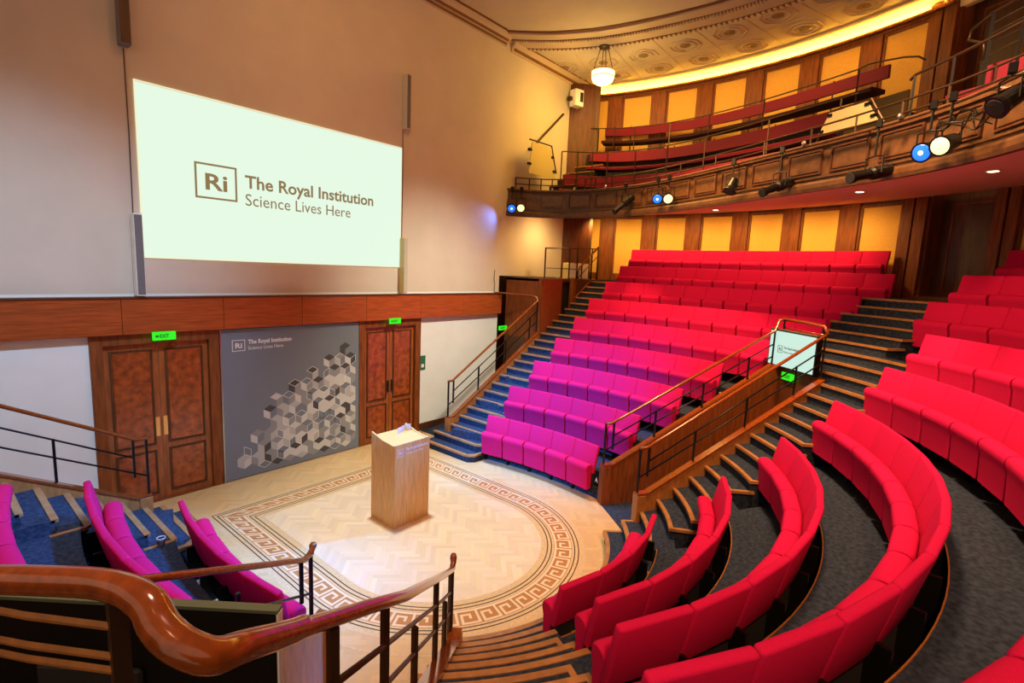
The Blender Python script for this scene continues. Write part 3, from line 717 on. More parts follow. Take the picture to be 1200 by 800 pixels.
def display(name, label, group, loc, rz, wd=1.02, hg=0.66, back=False):
    e = empty(name, loc, rz, label, 'monitor', group)
    link('casing', bbox((-wd/2, -0.02, 0), (wd/2, 0.05, hg), 0.006, 1), 'black', e)
    link('screen_panel', bx((-wd/2+0.03, -0.026, 0.035), (wd/2-0.03, -0.0205, hg-0.03)), 'monitor', e)
    link('bezel_line', bx((-wd/2+0.01, -0.024, hg-0.010), (wd/2-0.01, 0.052, hg+0.006)), 'greenedge', e)
    return e
mon = display('display_monitor', 'lit monitor with small lettering at the end of the far stair well', None, (mid.x-WD[0]*0.10+0.08, mid.y-WD[1]*0.10+0.09, 2.36), ang, 1.18, 0.68)
sc = 0.22
link('emblem_frame', frame_bm(-0.33, -0.21, 0.27, 0.40, 0.008, -0.030, -0.0265), 'monitor_ink', mon)
fit_text('emblem_letters', 'Ri', -0.30, -0.24, 0.06, (0, -0.0268, 0.305), 'monitor_ink', FRONT, mon, 0.001, 0.001)
fit_text('screen_text', 'The Royal Institution', -0.18, 0.24, 0.040, (0, -0.0268, 0.355), 'monitor_ink', FRONT, mon, 0.0008, 0.001)
fit_text('screen_text', 'Science Lives Here', -0.18, 0.16, 0.034, (0, -0.0268, 0.285), 'monitor_ink', FRONT, mon, 0, 0.001)

# left (near) well
L1 = (-2.56, -5.10); D1 = (-math.cos(R(30)), -math.sin(R(30)))
stringer('teak parapet at lower left, ending by the parquet', (-2.50, -5.24), D1, 0.70, 0.52, 3.3, thick=0.12, drop=9)
sloped_rail('thinner handrail with scroll end crossing before the magenta seats at lower left', L1, D1, 1.27, 0.515, 3.3, 0.66, (0.36,), knob=True)
D2 = (-math.cos(R(38.5)), -math.sin(R(38.5))); NL = (-1.53, -5.95)
nr = empty('stair_railing', (0, 0, 0), label='thick near handrail with scroll end running down to the parquet', cat='railing')
hp = [(-1.49, -5.84, 0.97), (-1.62, -5.945, 1.04), (-2.4, -6.61, 1.62), (-3.30, -7.365, 2.29), (-3.711, -7.655, 2.585), (-4.165, -7.951, 2.888), (-4.27, -8.03, 2.965)]
bm = nb(); tube(bm, hp, 0.032, 12, 0.028); link('handrail', bm, 'rail', nr, smooth=True)
bm = nb(); tube(bm, [(-1.52, -5.86, 0.98), (-1.47, -5.83, 1.0), (-1.45, -5.81, 1.05), (-1.445, -5.805, 1.085)], [0.026, 0.028, 0.036, 0.024], 10); link('end_scroll', bm, 'rail', nr, smooth=True)
def nlz(s): return 0.36+0.565*max(0, s-0.1)
def npt(s): return (-1.52+D2[0]*s, -5.87+D2[1]*s)
def hz2(s):
    P = [(math.hypot(x+1.49, y+5.84), z) for x, y, z in hp]
    for (a, za), (b, zb) in zip(P[:-1], P[1:]):
        if a <= s <= b: return za+(zb-za)*(s-a)/(b-a)
    return P[-1][1]
for s, top in ((0.02, 1), (0.10, 1), (0.45, 0.62), (0.95, 1), (1.75, 0.62), (2.45, 1), (3.1, 1)):
    x, y = npt(s); z = nlz(s); post(nr, x, y, z-0.3, z+(hz2(s)-z)*top-0.01, 0.016, 'bronze')
for f_ in (0.33, 0.66):
    rail_obj('middle_bar', nr, [(*npt(s), nlz(s)+(hz2(s)-nlz(s))*f_) for s in (0.05, 0.6, 1.5, 2.4, 3.3)], 0.014, 'bronze', n=8)
stringer('teak stair side at bottom centre beside the striped steps', NL, D2, 0.36, 0.565, 3.4, thick=0.09, drop=9)
# heavy gooseneck rail right in front of the camera
gr = empty('end_railing', (0, 0, 0), label='thick glossy gooseneck handrail in the lower left foreground', cat='railing')
G = [(-4.10, -7.90, 2.845), (-4.165, -7.951, 2.888), (-4.328, -8.075, 3.012), (-4.377, -8.105, 3.042), (-4.407, -8.113, 3.055), (-4.435, -8.108, 3.072), (-4.462, -8.086, 3.094), (-4.481, -8.058, 3.116), (-4.490, -8.027, 3.136), (-4.494, -8.001, 3.158), (-4.503, -7.972, 3.170), (-4.521, -7.919, 3.176), (-4.557, -7.832, 3.168), (-4.615, -7.732, 3.155), (-4.689, -7.615, 3.140), (-4.766, -7.495, 3.117), (-4.95, -7.2, 3.08)]
RR = [0.032, 0.034, 0.036, 0.037, 0.038, 0.038, 0.038, 0.038, 0.038, 0.037, 0.036, 0.034, 0.033, 0.033, 0.033, 0.033, 0.033]
GS = []; RS_ = []
for i_ in range(len(G)-1):
    p0, p1, p2, p3 = (Vector(G[max(0, i_-1)]), Vector(G[i_]), Vector(G[i_+1]), Vector(G[min(len(G)-1, i_+2)]))
    for q_ in range(3):
        t = q_/3; GS.append(tuple(0.5*((2*p1)+(-p0+p2)*t+(2*p0-5*p1+4*p2-p3)*t*t+(-p0+3*p1-3*p2+p3)*t**3))); RS_.append(RR[i_]+(RR[i_+1]-RR[i_])*t)
GS.append(G[-1]); RS_.append(RR[-1])
bm = nb(); tube(bm, GS, RS_, 20); link('handrail', bm, 'rail', gr, smooth=True)
link('post', bx((-4.545, -7.90, 2.2), (-4.51, -7.865, 3.15)), 'bronze', gr)
for z in (3.075, 3.00, 2.965):
    bm = nb(); tube(bm, [(-4.54, -7.88, z), (-4.66, -7.70, z), (-4.95, -7.2, z)], 0.005, 4, 0.011); link('middle_bar', bm, 'teak', gr)
# back of the second monitor
m2 = empty('display_monitor', (-4.52, -7.37, 2.37), R(128.9), 'black back of a monitor behind the gooseneck handrail', 'monitor')
link('casing', bbox((-0.60, -0.014, 0), (0.50, 0.014, 0.52), 0.004, 1), 'black', m2)
link('bezel_line', bx((-0.605, -0.016, 0.515), (0.505, 0.016, 0.525)), 'greenedge', m2)
link('bezel_side', bx((-0.606, -0.014, 0.0), (-0.600, 0.014, 0.515)), 'white', m2)
link('bracket_plate', bbox((-0.20, 0.014, 0.1), (0.12, 0.03, 0.32), 0.01, 1), 'dark', m2)

# ------------------------------------------------------------------ seats
def seat_proto():
    e = empty('theatre_seat')
    wd = 0.55
    # backrest: upholstered slab, leaning back
    bm = nb(); mx = Matrix.Translation((0, 0, 0.94)) @ Matrix.Rotation(R(-13), 4, 'X')
    box(bm, (-wd/2+0.002, -0.040, -0.49), (wd/2-0.002, 0.028, 0.0), mx)
    bmesh.ops.bevel(bm, geom=[x for x in bm.edges], offset=0.022, segments=3, affect='EDGES', profile=0.5)
    link('backrest', bm, 'fabric', e, smooth=True)
    bm = nb(); prof = [(-0.245, 0.195), (-0.262, 0.21), (-0.278, 0.50), (-0.295, 0.54), (-0.304, 0.575), (-0.302, 0.61), (-0.285, 0.636), (-0.255, 0.650), (-0.215, 0.654), (-0.175, 0.648), (-0.145, 0.628), (-0.130, 0.59), (-0.135, 0.50), (-0.15, 0.20)]
    hw2 = wd/2*0.905; cols = []
    for x, k in ((-hw2, 0.018), (-hw2+0.012, 0.004), (-hw2+0.03, 0), (hw2-0.03, 0), (hw2-0.012, 0.004), (hw2, 0.018)):
        cy_ = sum(p[0] for p in prof)/len(prof); cz_ = 0.42
        cols.append([bm.verts.new((x, p[0]+(cy_-p[0])*min(1, k/0.12), p[1]+(cz_-p[1])*k/0.3)) for p in prof])
    for a, b in zip(cols[:-1], cols[1:]):
        for k in range(len(prof)): bm.faces.new((a[k], a[(k+1) % len(prof)], b[(k+1) % len(prof)], b[k]))
    bm.faces.new(cols[0]); bm.faces.new(list(reversed(cols[-1]))); bmesh.ops.recalc_face_normals(bm, faces=bm.faces)
    link('cushion', bm, 'fabric', e, smooth=True)
    bm = nb(); box(bm, (-wd/2-0.015, -0.20, 0.14), (-wd/2+0.015, 0.02, 0.56)); box(bm, (-wd/2-0.03, -0.06, 0.0), (-wd/2+0.03, 0.0, 0.16))
    br = link('bracket', bm, 'black', e)
    link('gap_shade_panel', bx((-wd/2+0.01, -0.13, 0.20), (wd/2-0.01, -0.105, 0.50)), 'dark', e)  # dark panel stands in for the shaded gap below the backrest
    bm = nb(); mx = Matrix.Translation((-wd/2, -0.21, 0.36)) @ Matrix.Rotation(R(90), 4, 'Y')
    lathe(bm, [(0.018, -0.02), (0.02, 0), (0.018, 0.02)], 8, mx); link('pivot', bm, 'steel', br)
    return e
proto = seat_proto(); proto_used = [False]
def autosmooth(me):
    try: me.set_sharp_from_angle(angle=R(40))
    except Exception: pass
for ch in proto.children: autosmooth(ch.data)
def seat(x, y, z, rz, sxx, label, group, shown=True):
    if not proto_used[0]: o = proto; proto_used[0] = True
    else:
        o = proto.copy(); C.objects.link(o)
        for ch in PCH:
            c_ = ch.copy(); C.objects.link(c_); c_.parent = o
            for g_ in ch.children:
                d_ = g_.copy(); C.objects.link(d_); d_.parent = c_
    o.location = (x, y, z); o.rotation_euler = (0, 0, rz); o.scale = (sxx, 1, 1)
    tag(o, label, 'seat', group); return o
PCH = list(proto.children)
ORD = 'first second third fourth fifth sixth seventh eighth ninth tenth eleventh twelfth thirteenth fourteenth fifteenth sixteenth seventeenth eighteenth nineteenth twentieth'.split()
ROWN = ['front row', 'second row', 'third row', 'fourth row', 'fifth row', 'sixth row', 'seventh row', 'eighth row', 'top row']
ROWL = 'ABCDEFGHI'
def infr(x, y, z, mg=60):
    d = Vector((x-CX, y-CY, z-CZ)); dep = d.dot(fw)
    if dep < 0.25: return False
    px = 600+601*d.dot(r2)/dep; py = 400-601*d.dot(u2)/dep
    m = mg+200/dep
    return -m < px < 1200+m and -m < py < 800+m
hue1 = ['lilac', 'pink-violet', 'magenta', 'rose', 'crimson', 'crimson', 'red', 'red', 'red']
def letter(parent_loc, rz, ch, label):
    e = empty('row_letter', parent_loc, rz, label, 'row letter', 'row letters on the seat ends')
    link('plate', bx((-0.05, 0, -0.06), (0.05, 0.012, 0.06)), 'black', e)
    fit_text('letter_shape', ch, -0.032, 0.032, 0.085, (0, -0.001, -0.042), 'white', FRONT, e, 0.003, 0.002)
def far_rows(side):
    cnt = [5, 6, 7, 8, 9, 10, 11, 12, 12]
    for k in range(9):
        r = RS(k); zt = 0.456*k+(0.05 if k == 8 else 0)
        if k == 8: r -= 0.12
        b0 = math.asin((B1_START[k]-C1[1])/r); b1 = math.asin(max(-1, (B1_END[k][1]-C1[1])/r)); n_ = cnt[k]
        bl = 'far block' if side > 0 else 'near left block'
        for i in range(n_):
            t = b0+(b1-b0)*(i+0.5)/n_; x = C1[0]+r*math.cos(t)-0.035*math.cos(t); y = C1[1]+r*math.sin(t)-0.035*math.sin(t)
            # backs are flat chords
            x = side*x; pitch_ = abs(b1-b0)*r/n_
            if not infr(x, y, zt+0.6): continue
            rz = (t-PI/2) if side > 0 else (PI-t-PI/2)
            lab = f'{hue1[k]} tip-up seat, {ORD[i]} from the wall stairs, {ROWN[k]} of the {bl}'
            seat(x, y, zt, rz, pitch_/0.55, lab, f'seats in the {ROWN[k]} of the {bl}')
        if side > 0 and k < 8:
            t = b1-R(0.28) if False else b1
            x = C1[0]+(r-0.10)*math.cos(t)+0.02*math.sin(t)*side; y = C1[1]+(r-0.10)*math.sin(t)-0.03
            letter((x, y, zt+0.36), t-PI/2+R(0)+PI*0.0-PI/2*0, ROWL[k], f'white row letter {ROWL[k]} on the {ROWN[k]} end by the far aisle')
far_rows(1); far_rows(-1)
for k in range(9):
    r = RB(k)-0.03; zt = 0.456*k
    a0, b0 = R(AZ_L[k]), R(AZ_R[k]); n_ = [4, 6, 9, 12, 14, 17, 20, 22, 24][k]
    for i in range(n_):
        j = n_-1-i; t = a0+(b0-a0)*(j+0.5)/n_; x = CB[0]+r*math.sin(t); y = CB[1]-r*math.cos(t)
        if not infr(x, y, zt+0.6, 40): continue
        if math.hypot(x-CX, y-CY) < 1.2: continue
        lab = f'{"plum" if k == 0 else "red"} tip-up seat, {ORD[i] if i < 20 else "last"} from the far aisle, {ROWN[k]} of the middle block'
        seat(x, y, zt, t+PI, (b0-a0)*r/n_/0.55*0.995, lab, f'seats in the {ROWN[k]} of the middle block')

# ------------------------------------------------------------------ doors of the stage wall
def double_door(name, x0, x1, burl_low):
    d = empty(name, (0, 0, 0), kind='structure')
    link('door_frame', (lambda b: b)(frame_bm(x0, x1, -0.14, 2.70, 0.15, -0.05, 0.12)), 'walnut', d)
    xm = (x0+x1)/2; H = 2.60
    for s, a, b in ((0, x0+0.15, xm-0.003), (1, xm+0.003, x1-0.15)):
        lf = link('door_leaf', bbox((a, 0.03, 0.01), (b, 0.08, 2.55), 0.003, 1), 'door', d)
        g = 0.11
        for z0, z1, mm in ((0.95, 2.42, 'burl'), (0.14, 0.80, 'burl')):
            link('door_panel', bbox((a+g, 0.012, z0), (b-g, 0.03, z1), 0.008, 1), mm, lf)
            link('panel_moulding', frame_bm(a+g-0.03, b-g+0.03, z0-0.03, z1+0.03, 0.022, 0.008, 0.03), 'walnut_dark', lf)
        hx = b-0.055 if s == 0 else a+0.055
        link('push_plate', bx((hx-0.033, 0.022, 1.05), (hx+0.033, 0.030, 1.36)), 'brass', lf)
        if not burl_low: link('door_handle', bbox((hx-0.014, -0.03, 1.08), (hx+0.014, 0.022, 1.34), 0.006, 1), 'bronze', lf)
    link('threshold', bx((x0, -0.02, 0), (x1, 0.10, 0.008)), 'walnut_dark', d)
    return d
double_door('door_1', -3.12, -1.42, True); double_door('door_2', 1.28, 2.92, False)

# banner board
bn = empty('display_board', (0, 0, 0), label='tall grey board printed with pale cubes between the two stage doors', cat='board')
link('board', bbox((-1.40, -0.05, 0.015), (1.27, -0.012, 2.69), 0.003, 1), 'banner', bn)
yb = -0.052
link('board_edge', bx((-1.405, -0.053, 0.015), (-1.385, -0.012, 2.69)), 'steel', bn)
emblem(bn, -1.215, -1.00, 2.305, 2.50, yb, 'white')
fit_text('board_text', 'The Royal Institution', -0.95, -0.17, 0.072, (0, yb, 2.42), 'white', FRONT, bn, 0.003, 0.0008)
fit_text('board_text', 'Science Lives Here', -0.95, -0.33, 0.062, (0, yb, 2.315), 'white', FRONT, bn, 0.0, 0.0008)
cubes = nb(); cl_ = cubes.loops.layers.float_color.new('tone'); outl = nb()
s_ = 0.137; hx_ = s_*math.cos(R(30)); rnd = random.Random(11)
def rh(cx_, cz_, kind, col, outline=False):
    v = {'top': ((0, 0), (hx_, s_/2), (0, s_), (-hx_, s_/2)), 'left': ((0, 0), (-hx_, s_/2), (-hx_, -s_/2), (0, -s_)), 'right': ((0, 0), (0, -s_), (hx_, -s_/2), (hx_, s_/2))}[kind]
    P = [(cx_+a, cz_+b) for a, b in v]
    if any(p[0] < -1.37 or p[0] > 1.262 or p[1] < 0.02 or p[1] > 2.6 for p in P): return
    if outline:
        for (a, b), (c_, d_) in zip(P, P[1:]+P[:1]):
            L = math.hypot(c_-a, d_-b); nx, nz = -(d_-b)/L*0.0035, (c_-a)/L*0.0035
            vs = [outl.verts.new(p) for p in ((a-nx, yb-0.0015, b-nz), (c_-nx, yb-0.0015, d_-nz), (c_+nx, yb-0.0015, d_+nz), (a+nx, yb-0.0015, b+nz))]; outl.faces.new(vs)
        return
    f = cubes.faces.new([cubes.verts.new((p[0], yb-0.0008, p[1])) for p in P])
    for l in f.loops: l[cl_] = (*col, 1)
SH = [(0.55, 0.56, 0.54), (0.42, 0.43, 0.42), (0.26, 0.27, 0.28), (0.06, 0.06, 0.06), (0.105, 0.115, 0.125)]
def lerp_(u):
    t = [(0, 0.2), (0.10, 0.42), (0.22, 1.0), (0.33, 1.4), (0.5, 1.75), (0.65, 1.8), (0.85, 2.2), (1.0, 2.25)]
    for (a, b), (c_, d_) in zip(t[:-1], t[1:]):
        if a <= u <= c_: return b+(d_-b)*(u-a)/(c_-a)
    return t[0][1] if u < 0 else t[-1][1]
for rr in range(-1, 16):
    for cc_ in range(-8, 8):
        cx_ = cc_*2*hx_+(hx_ if rr % 2 else 0); cz_ = rr*1.5*s_+0.1
        # diagonal cluster: broad at the foot, rising to the right
        u_ = (cx_+1.35)/2.6; top_ = lerp_(u_)+0.10*rnd.uniform(-1, 1)
        lo_ = 0.0
        lo_ = 0.30-2.0*(u_-0.10) if u_ < 0.25 else 0.0
        if cz_ > top_ or u_ < 0.08 or cz_ < lo_: continue
        dens = 0.85 if cz_ < top_-0.25 else 0.55
        for kd in ('top', 'left', 'right'):
            q = rnd.random()
            if q > dens+0.1: continue
            if rnd.random() < 0.10: rh(cx_, cz_, kd, None, True); continue
            wts = {'top': (3, 1.2), 'left': (0, 2), 'right': (0, 0)}[kd]
            ch_ = rnd.random()
            if kd == 'top': col = SH[3] if ch_ < 0.3 else SH[2] if ch_ < 0.6 else SH[1] if ch_ < 0.8 else SH[0]
            elif kd == 'left': col = SH[0] if ch_ < 0.42 else SH[1] if ch_ < 0.62 else SH[2] if ch_ < 0.86 else SH[3]
            else: col = SH[0] if ch_ < 0.45 else SH[2] if ch_ < 0.75 else SH[1] if ch_ < 0.9 else SH[3]
            rh(cx_, cz_, kd, col)
            if rnd.random() < 0.12: rh(cx_, cz_, kd, None, True)
bmesh.ops.recalc_face_normals(cubes, faces=cubes.faces)
link('cube_print', cubes, 'print', bn); tag(link('cube_outline_print', outl, 'white', bn), kind='stuff')

# projected image on the wall; the projector's light is built in as glow
sc_ = empty('projection_screen', (0, 0, 0), label='large lit projection screen with emblem and lettering above the beam', cat='screen')
link('screen_surface', bx((-2.39, -0.02, 3.845), (2.32, -0.001, 6.33)), 'screen', sc_)
link('screen_edge', frame_bm(-2.405, 2.335, 3.835, 6.355, 0.014, -0.021, -0.001), 'screen_rim', sc_)
emblem(sc_, -1.67, -1.04, 4.81, 5.36, -0.021, 'screen_ink', 0.002)
fit_text('screen_text', 'The Royal Institution', -0.91, 1.62, 0.205, (0, -0.022, 5.065), 'screen_ink', FRONT, sc_, 0.006, 0.0008)
fit_text('screen_text', 'Science Lives Here', -0.91, 1.09, 0.195, (0, -0.022, 4.775), 'screen_ink', FRONT, sc_, 0.0, 0.0008)

# wall speakers
def column(x0, x1, z0, z1, label, m='speaker', face='grey', dep=0.16):
    e = empty('column_speaker', ((x0+x1)/2, 0, z0), 0, label, 'speaker', 'slim column speakers on the stage wall'); hw_ = (x1-x0)/2
    link('cabinet', bbox((-hw_, -dep-0.05, 0), (hw_, -0.05, z1-z0), 0.006, 1), m, e)
    link('grille', bx((-hw_+0.008, -dep-0.056, 0.02), (hw_-0.008, -dep-0.05, z1-z0-0.02)), face, e)
    bm = nb(); box(bm, (-0.02, -0.05, 0.08), (0.02, 0, 0.14)); box(bm, (-0.02, -0.05, z1-z0-0.14), (0.02, 0, z1-z0-0.08)); link('wall_bracket', bm, 'steel', e)
    return e
column(-2.58, -2.45, 6.73, 7.95, 'dark column speaker at upper left, top cut by the picture edge', 'grey', 'walnut_dark')
column(-2.55, -2.44, 3.28, 4.47, 'grey column speaker standing on the beam left of the screen', 'white', 'grey')
column(2.30, 2.40, 6.72, 7.80, 'beige column speaker high on the wall right of the screen')
column(2.28, 2.38, 3.28, 4.47, 'beige column speaker standing on the beam right of the screen', 'cream', 'speaker')
for x, z0, z1, lab in ((-2.50, 4.47, 6.73, 'thin cable down the wall left of the screen'), (2.36, 4.47, 6.72, 'thin cable down the wall right of the screen')):
    bm = nb(); tube(bm, [(x, -0.012, z0), (x+0.008, -0.012, (z0+z1)/2), (x, -0.012, z1)], 0.008, 6); tag(link('wall_cable', bm, 'walnut_dark'), lab, 'cable')
bm = nb(); tube(bm, [(5.42, -0.03, 3.27), (5.44, -0.03, 3.5), (5.40, -0.03, 3.60), (5.42, -0.03, 3.86)], 0.008, 6); tag(link('wall_hook', bm, 'bronze'), 'thin bent metal hook on the wall above the beam end', 'hook')

# exit signs
def exit_sign(x, z, w_, h_, y, label, rz=0):
    e = empty('exit_sign', (x, y, z), rz, label, 'exit sign', None)
    link('lit_panel', bbox((-w_/2, -0.03, 0), (w_/2, 0, h_), 0.004, 1), 'exit', e)
    fit_text('exit_letters', 'EXIT', -w_*0.2, w_*0.2, h_*0.42, (0, -0.031, h_*0.3), 'exit_ink', FRONT, e, 0.002, 0.001)
    bm = nb(); prism(bm, [(-0.4*w_, 0.5*h_), (-0.3*w_, 0.3*h_), (-0.3*w_, 0.42*h_), (-0.24*w_, 0.42*h_), (-0.24*w_, 0.58*h_), (-0.3*w_, 0.58*h_), (-0.3*w_, 0.7*h_)], 0.0305, 0.0325, Matrix.Rotation(R(90), 4, 'X'))
    bmesh.ops.recalc_face_normals(bm, faces=bm.faces); link('arrow', bm, 'exit_ink', e)
exit_sign(-2.23, 2.60, 0.31, 0.13, -0.145, 'green exit sign over the left stage door')
exit_sign(2.10, 2.62, 0.30, 0.12, -0.145, 'green exit sign over the right stage door')
exit_sign(5.80, 2.24, 0.34, 0.12, -0.05, 'green exit sign in the passage behind the far handrail')
exit_sign(mid.x+0.08, 2.16, 0.32, 0.13, mid.y+0.16, 'green exit sign under the lit monitor', ang)
gp = empty('sign_plate', (3.02, -0.001, 1.46), label='small green notice plate right of the right stage door', cat='sign')
link('plate', bx((-0.085, -0.012, 0), (0.085, 0, 0.34)), 'exit_plate', gp); link('plate_symbol', bx((-0.04, -0.014, 0.06), (0.04, -0.012, 0.14)), 'white', gp)

# lectern
lc = empty('lectern', (0.0, -3.1, 0), label='pale oak lectern with white lettering on the parquet', cat='lectern')
link('front_panel', bbox((-0.33, -0.29, 0.0), (0.33, -0.265, 1.29), 0.003, 1), 'oak', lc)
for sx_ in (-1, 1):
    bm = nb(); pts = [(-0.265, 0.0), (0.29, 0.0), (0.29, 1.37), (0.02, 1.30), (-0.265, 1.275)]
    vs0 = [bm.verts.new((sx_*0.33, a, b)) for a, b in pts]; vs1 = [bm.verts.new((sx_*0.305, a, b)) for a, b in pts]
    bm.faces.new(vs0); bm.faces.new(list(reversed(vs1)))
    for i in range(5): bm.faces.new((vs0[i], vs1[i], vs1[(i+1) % 5], vs0[(i+1) % 5]))
    bmesh.ops.recalc_face_normals(bm, faces=bm.faces); link('side_panel', bm, 'oak', lc)
bm = nb(); mx = Matrix.Translation((0, -0.26, 1.235)) @ Matrix.Rotation(R(6), 4, 'X'); box(bm, (-0.305, 0, 0), (0.305, 0.54, 0.02), mx); link('sloping_top', bm, 'oak', lc)
link('shelf', bx((-0.305, -0.265, 0.75), (0.305, 0.27, 0.77)), 'oak', lc); link('plinth', bx((-0.30, -0.25, 0), (0.30, 0.27, 0.03)), 'walnut_dark', lc)
emblem(lc, -0.29, -0.17, 1.10, 1.215, -0.2905, 'white', 0.002)
fit_text('lectern_text', 'The Royal Institution', -0.14, 0.30, 0.042, (0, -0.2915, 1.175), 'white', FRONT, lc, 0.002, 0.0006)
fit_text('lectern_text', 'Science Lives Here', -0.14, 0.20, 0.036, (0, -0.2915, 1.11), 'white', FRONT, lc, 0.0008, 0.0006)
pp = empty('paper_stand', (0.20, -2.93, 1.286), R(8), 'open sheets of white paper on the lectern top', 'paper')
bm = nb(); box(bm, (-0.19, 0, 0), (0.0, 0.006, 0.10), Matrix.Rotation(R(12), 4, 'Z')); box(bm, (0, 0, 0), (0.10, 0.006, 0.115), Matrix.Rotation(R(-35), 4, 'Z')); link('paper_sheet', bm, 'white', pp)

# cup
cu = empty('paper_cup', (-3.02, -2.47, 0.456), label='takeaway paper cup on the blue step at lower left', cat='cup')
bm = nb(); lathe(bm, [(0.030, 0), (0.044, 0.115), (0.046, 0.118), (0.040, 0.112), (0.0, 0.108)], 20); link('cup_body', bm, 'cup', cu, smooth=True)
bm = nb(); lathe(bm, [(0.0365, 0.045), (0.0425, 0.095)], 20); link('sleeve', bm, 'cupband', cu)
bm = nb(); lathe(bm, [(0.047, 0.114), (0.047, 0.122), (0.040, 0.122), (0.040, 0.114)], 20); link('rim', bm, 'white', cu)

# ------------------------------------------------------------------ upper landing by the wall
ls = empty('wall_enclosure', kind='structure')
ls.name = 'wall_stair_enclosure'
link('front_panelling', bx((5.95, -1.18, 2.1), (6.05, 0.0, 3.68)), 'walnut', ls)
link('side_panelling', bx((6.05, -1.18, 2.2), (6.92, -1.10, 3.68)), 'mahogany', ls)
link('door_lining', bx((5.95, -1.1, 0.0), (6.05, 0, 2.1)), 'walnut_dark', ls)
link('deck', bx((5.95, -1.10, 3.62), (10.2, 0.0, 3.70)), 'walnut_dark', ls)
link('recess_side', bx((7.42, -1.20, 2.6), (7.62, -1.08, 3.70)), 'walnut', ls)
link('recess_back', bx((6.90, -1.02, 2.2), (7.62, -0.95, 3.62)), 'dark', ls)
link('recess_side', bx((7.6, -1.20, 3.2), (8.6, -1.10, 3.70)), 'walnut_dark', ls)
tr = empty('landing_railing', (0, 0, 0), label='square black railing on the top landing beside the corner pier', cat='railing')
for x in (7.55, 7.95, 8.75): post(tr, x, -0.95, 3.7, 4.60)
post(tr, 7.0, -0.5, 3.7, 4.55)
rail_obj('top_bar', tr, [(6.95, -0.55, 4.53), (7.55, -0.95, 4.56), (8.9, -1.0, 4.62)], 0.018, 'bronze', n=6)
rail_obj('middle_bar', tr, [(7.0, -0.55, 3.98), (7.55, -0.95, 3.98), (8.2, -0.97, 3.98)], 0.011, 'black', n=6)
tr2 = empty('stair_railing', (0, 0, 0), label='short sloping wooden handrail at the top of the far stairs', cat='railing')
rail_obj('handrail', tr2, [(7.65, -1.15, 3.95), (8.75, -1.15, 4.66)], 0.028)
rail_obj('middle_bar', tr2, [(7.7, -1.15, 3.72), (8.75, -1.15, 4.40)], 0.014, 'rail'); rail_obj('lower_bar', tr2, [(7.55, -1.2, 3.18), (8.5, -1.2, 3.75)], 0.02, 'rail')
for x, z in ((7.68, 3.5), (7.9, 3.7), (8.4, 3.7), (8.75, 3.7)): post(tr2, x, -1.15, z, 3.95+(x-7.65)*0.64)
for i, (x, lab) in enumerate(((8.0, 'pale cabinet on the top landing, left of the pair'), (8.55, 'cream cabinet on the top landing, right of the pair'))):
    cb_ = empty('cabinet', (x, -0.72, 3.70), 0, lab, 'cabinet')
    link('body', bbox((-0.24, -0.10, 0), (0.24, 0.14, 0.46), 0.01, 1), 'cream', cb_); link('front_panel', bx((-0.21, -0.108, 0.03), (0.21, -0.10, 0.43)), 'white', cb_)

# ------------------------------------------------------------------ gallery
F = [(5.85, 0), (6.35, -0.42), (6.70, -0.9), (6.88, -1.5), (6.92, -2.1), (6.78, -3.3), (6.16, -4.71), (5.01, -6.68), (4.16, -8.02), (3.37, -8.98), (2.49, -9.64), (1.3, -10.15), (0, -10.4)]
def cr(P, n=6):
    out = []
    for i in range(len(P)-1):
        p0 = Vector(P[max(0, i-1)]); p1 = Vector(P[i]); p2 = Vector(P[i+1]); p3 = Vector(P[min(len(P)-1, i+2)])
        for j in range(n):
            t = j/n; out.append(0.5*((2*p1)+(-p0+p2)*t+(2*p0-5*p1+4*p2-p3)*t*t+(-p0+3*p1-3*p2+p3)*t**3))
    out.append(Vector(P[-1])); return out
FS = cr(F)
GP = []
for p in FS:
    d = (p-Vector((0, -3.5))).normalized(); GP.append((p.x, p.y, d.x, d.y))
GP[0] = (5.85, 0.0, 0.9, 0.0)
def wall_r(p):      # distance outward until the curved wall
    x, y, dx, dy = p; ox, oy = x-W[0], y-W[1]; b = ox*dx+oy*dy; q = ox*ox+oy*oy-(WR-0.0)**2; a_ = dx*dx+dy*dy
    return (-b+math.sqrt(b*b-a_*q))/a_
ga = empty('floor_gallery', kind='structure')
def tz(i): return -0.35*max(0, min(1.2, (i-13)/34))
def gsweep(name, prof, m, i0=0, i1=None, par=None, closed=True, tilt=False):
    bm = nb(); sweep(bm, GP[i0:i1], prof, closed)
    if tilt:
        for q, v in enumerate(bm.verts): v.co.z += tz(i0+q//len(prof))
    bmesh.ops.recalc_face_normals(bm, faces=bm.faces); return link(name, bm, m, par or ga)
# soffit (rakes up slightly towards the wall)
bm = nb(); rows = []
for p in GP:
    wr = wall_r(p)-0.02; rows.append([bm.verts.new((p[0]+p[2]*o, p[1]+p[3]*o, z)) for o, z in ((0.02, 5.325), (wr, 5.74), (wr, 5.85), (0.02, 5.5))])
for a, b in zip(rows[:-1], rows[1:]):
    for k in range(4): bm.faces.new((a[k], b[k], b[(k+1) % 4], a[(k+1) % 4]))
bmesh.ops.recalc_face_normals(bm, faces=bm.faces); link('soffit', bm, 'soffit', ga)
gf = empty('trim_2', kind='structure')
gsweep('fascia_board', [(0.0, 5.44), (0.0, 6.0), (0.06, 6.0), (0.06, 5.44)], 'fascia', par=gf)
gsweep('lower_moulding', [(-0.03, 5.31), (-0.05, 5.36), (-0.05, 5.42), (-0.02, 5.46), (0.04, 5.46), (0.04, 5.31)], 'fascia', par=gf)
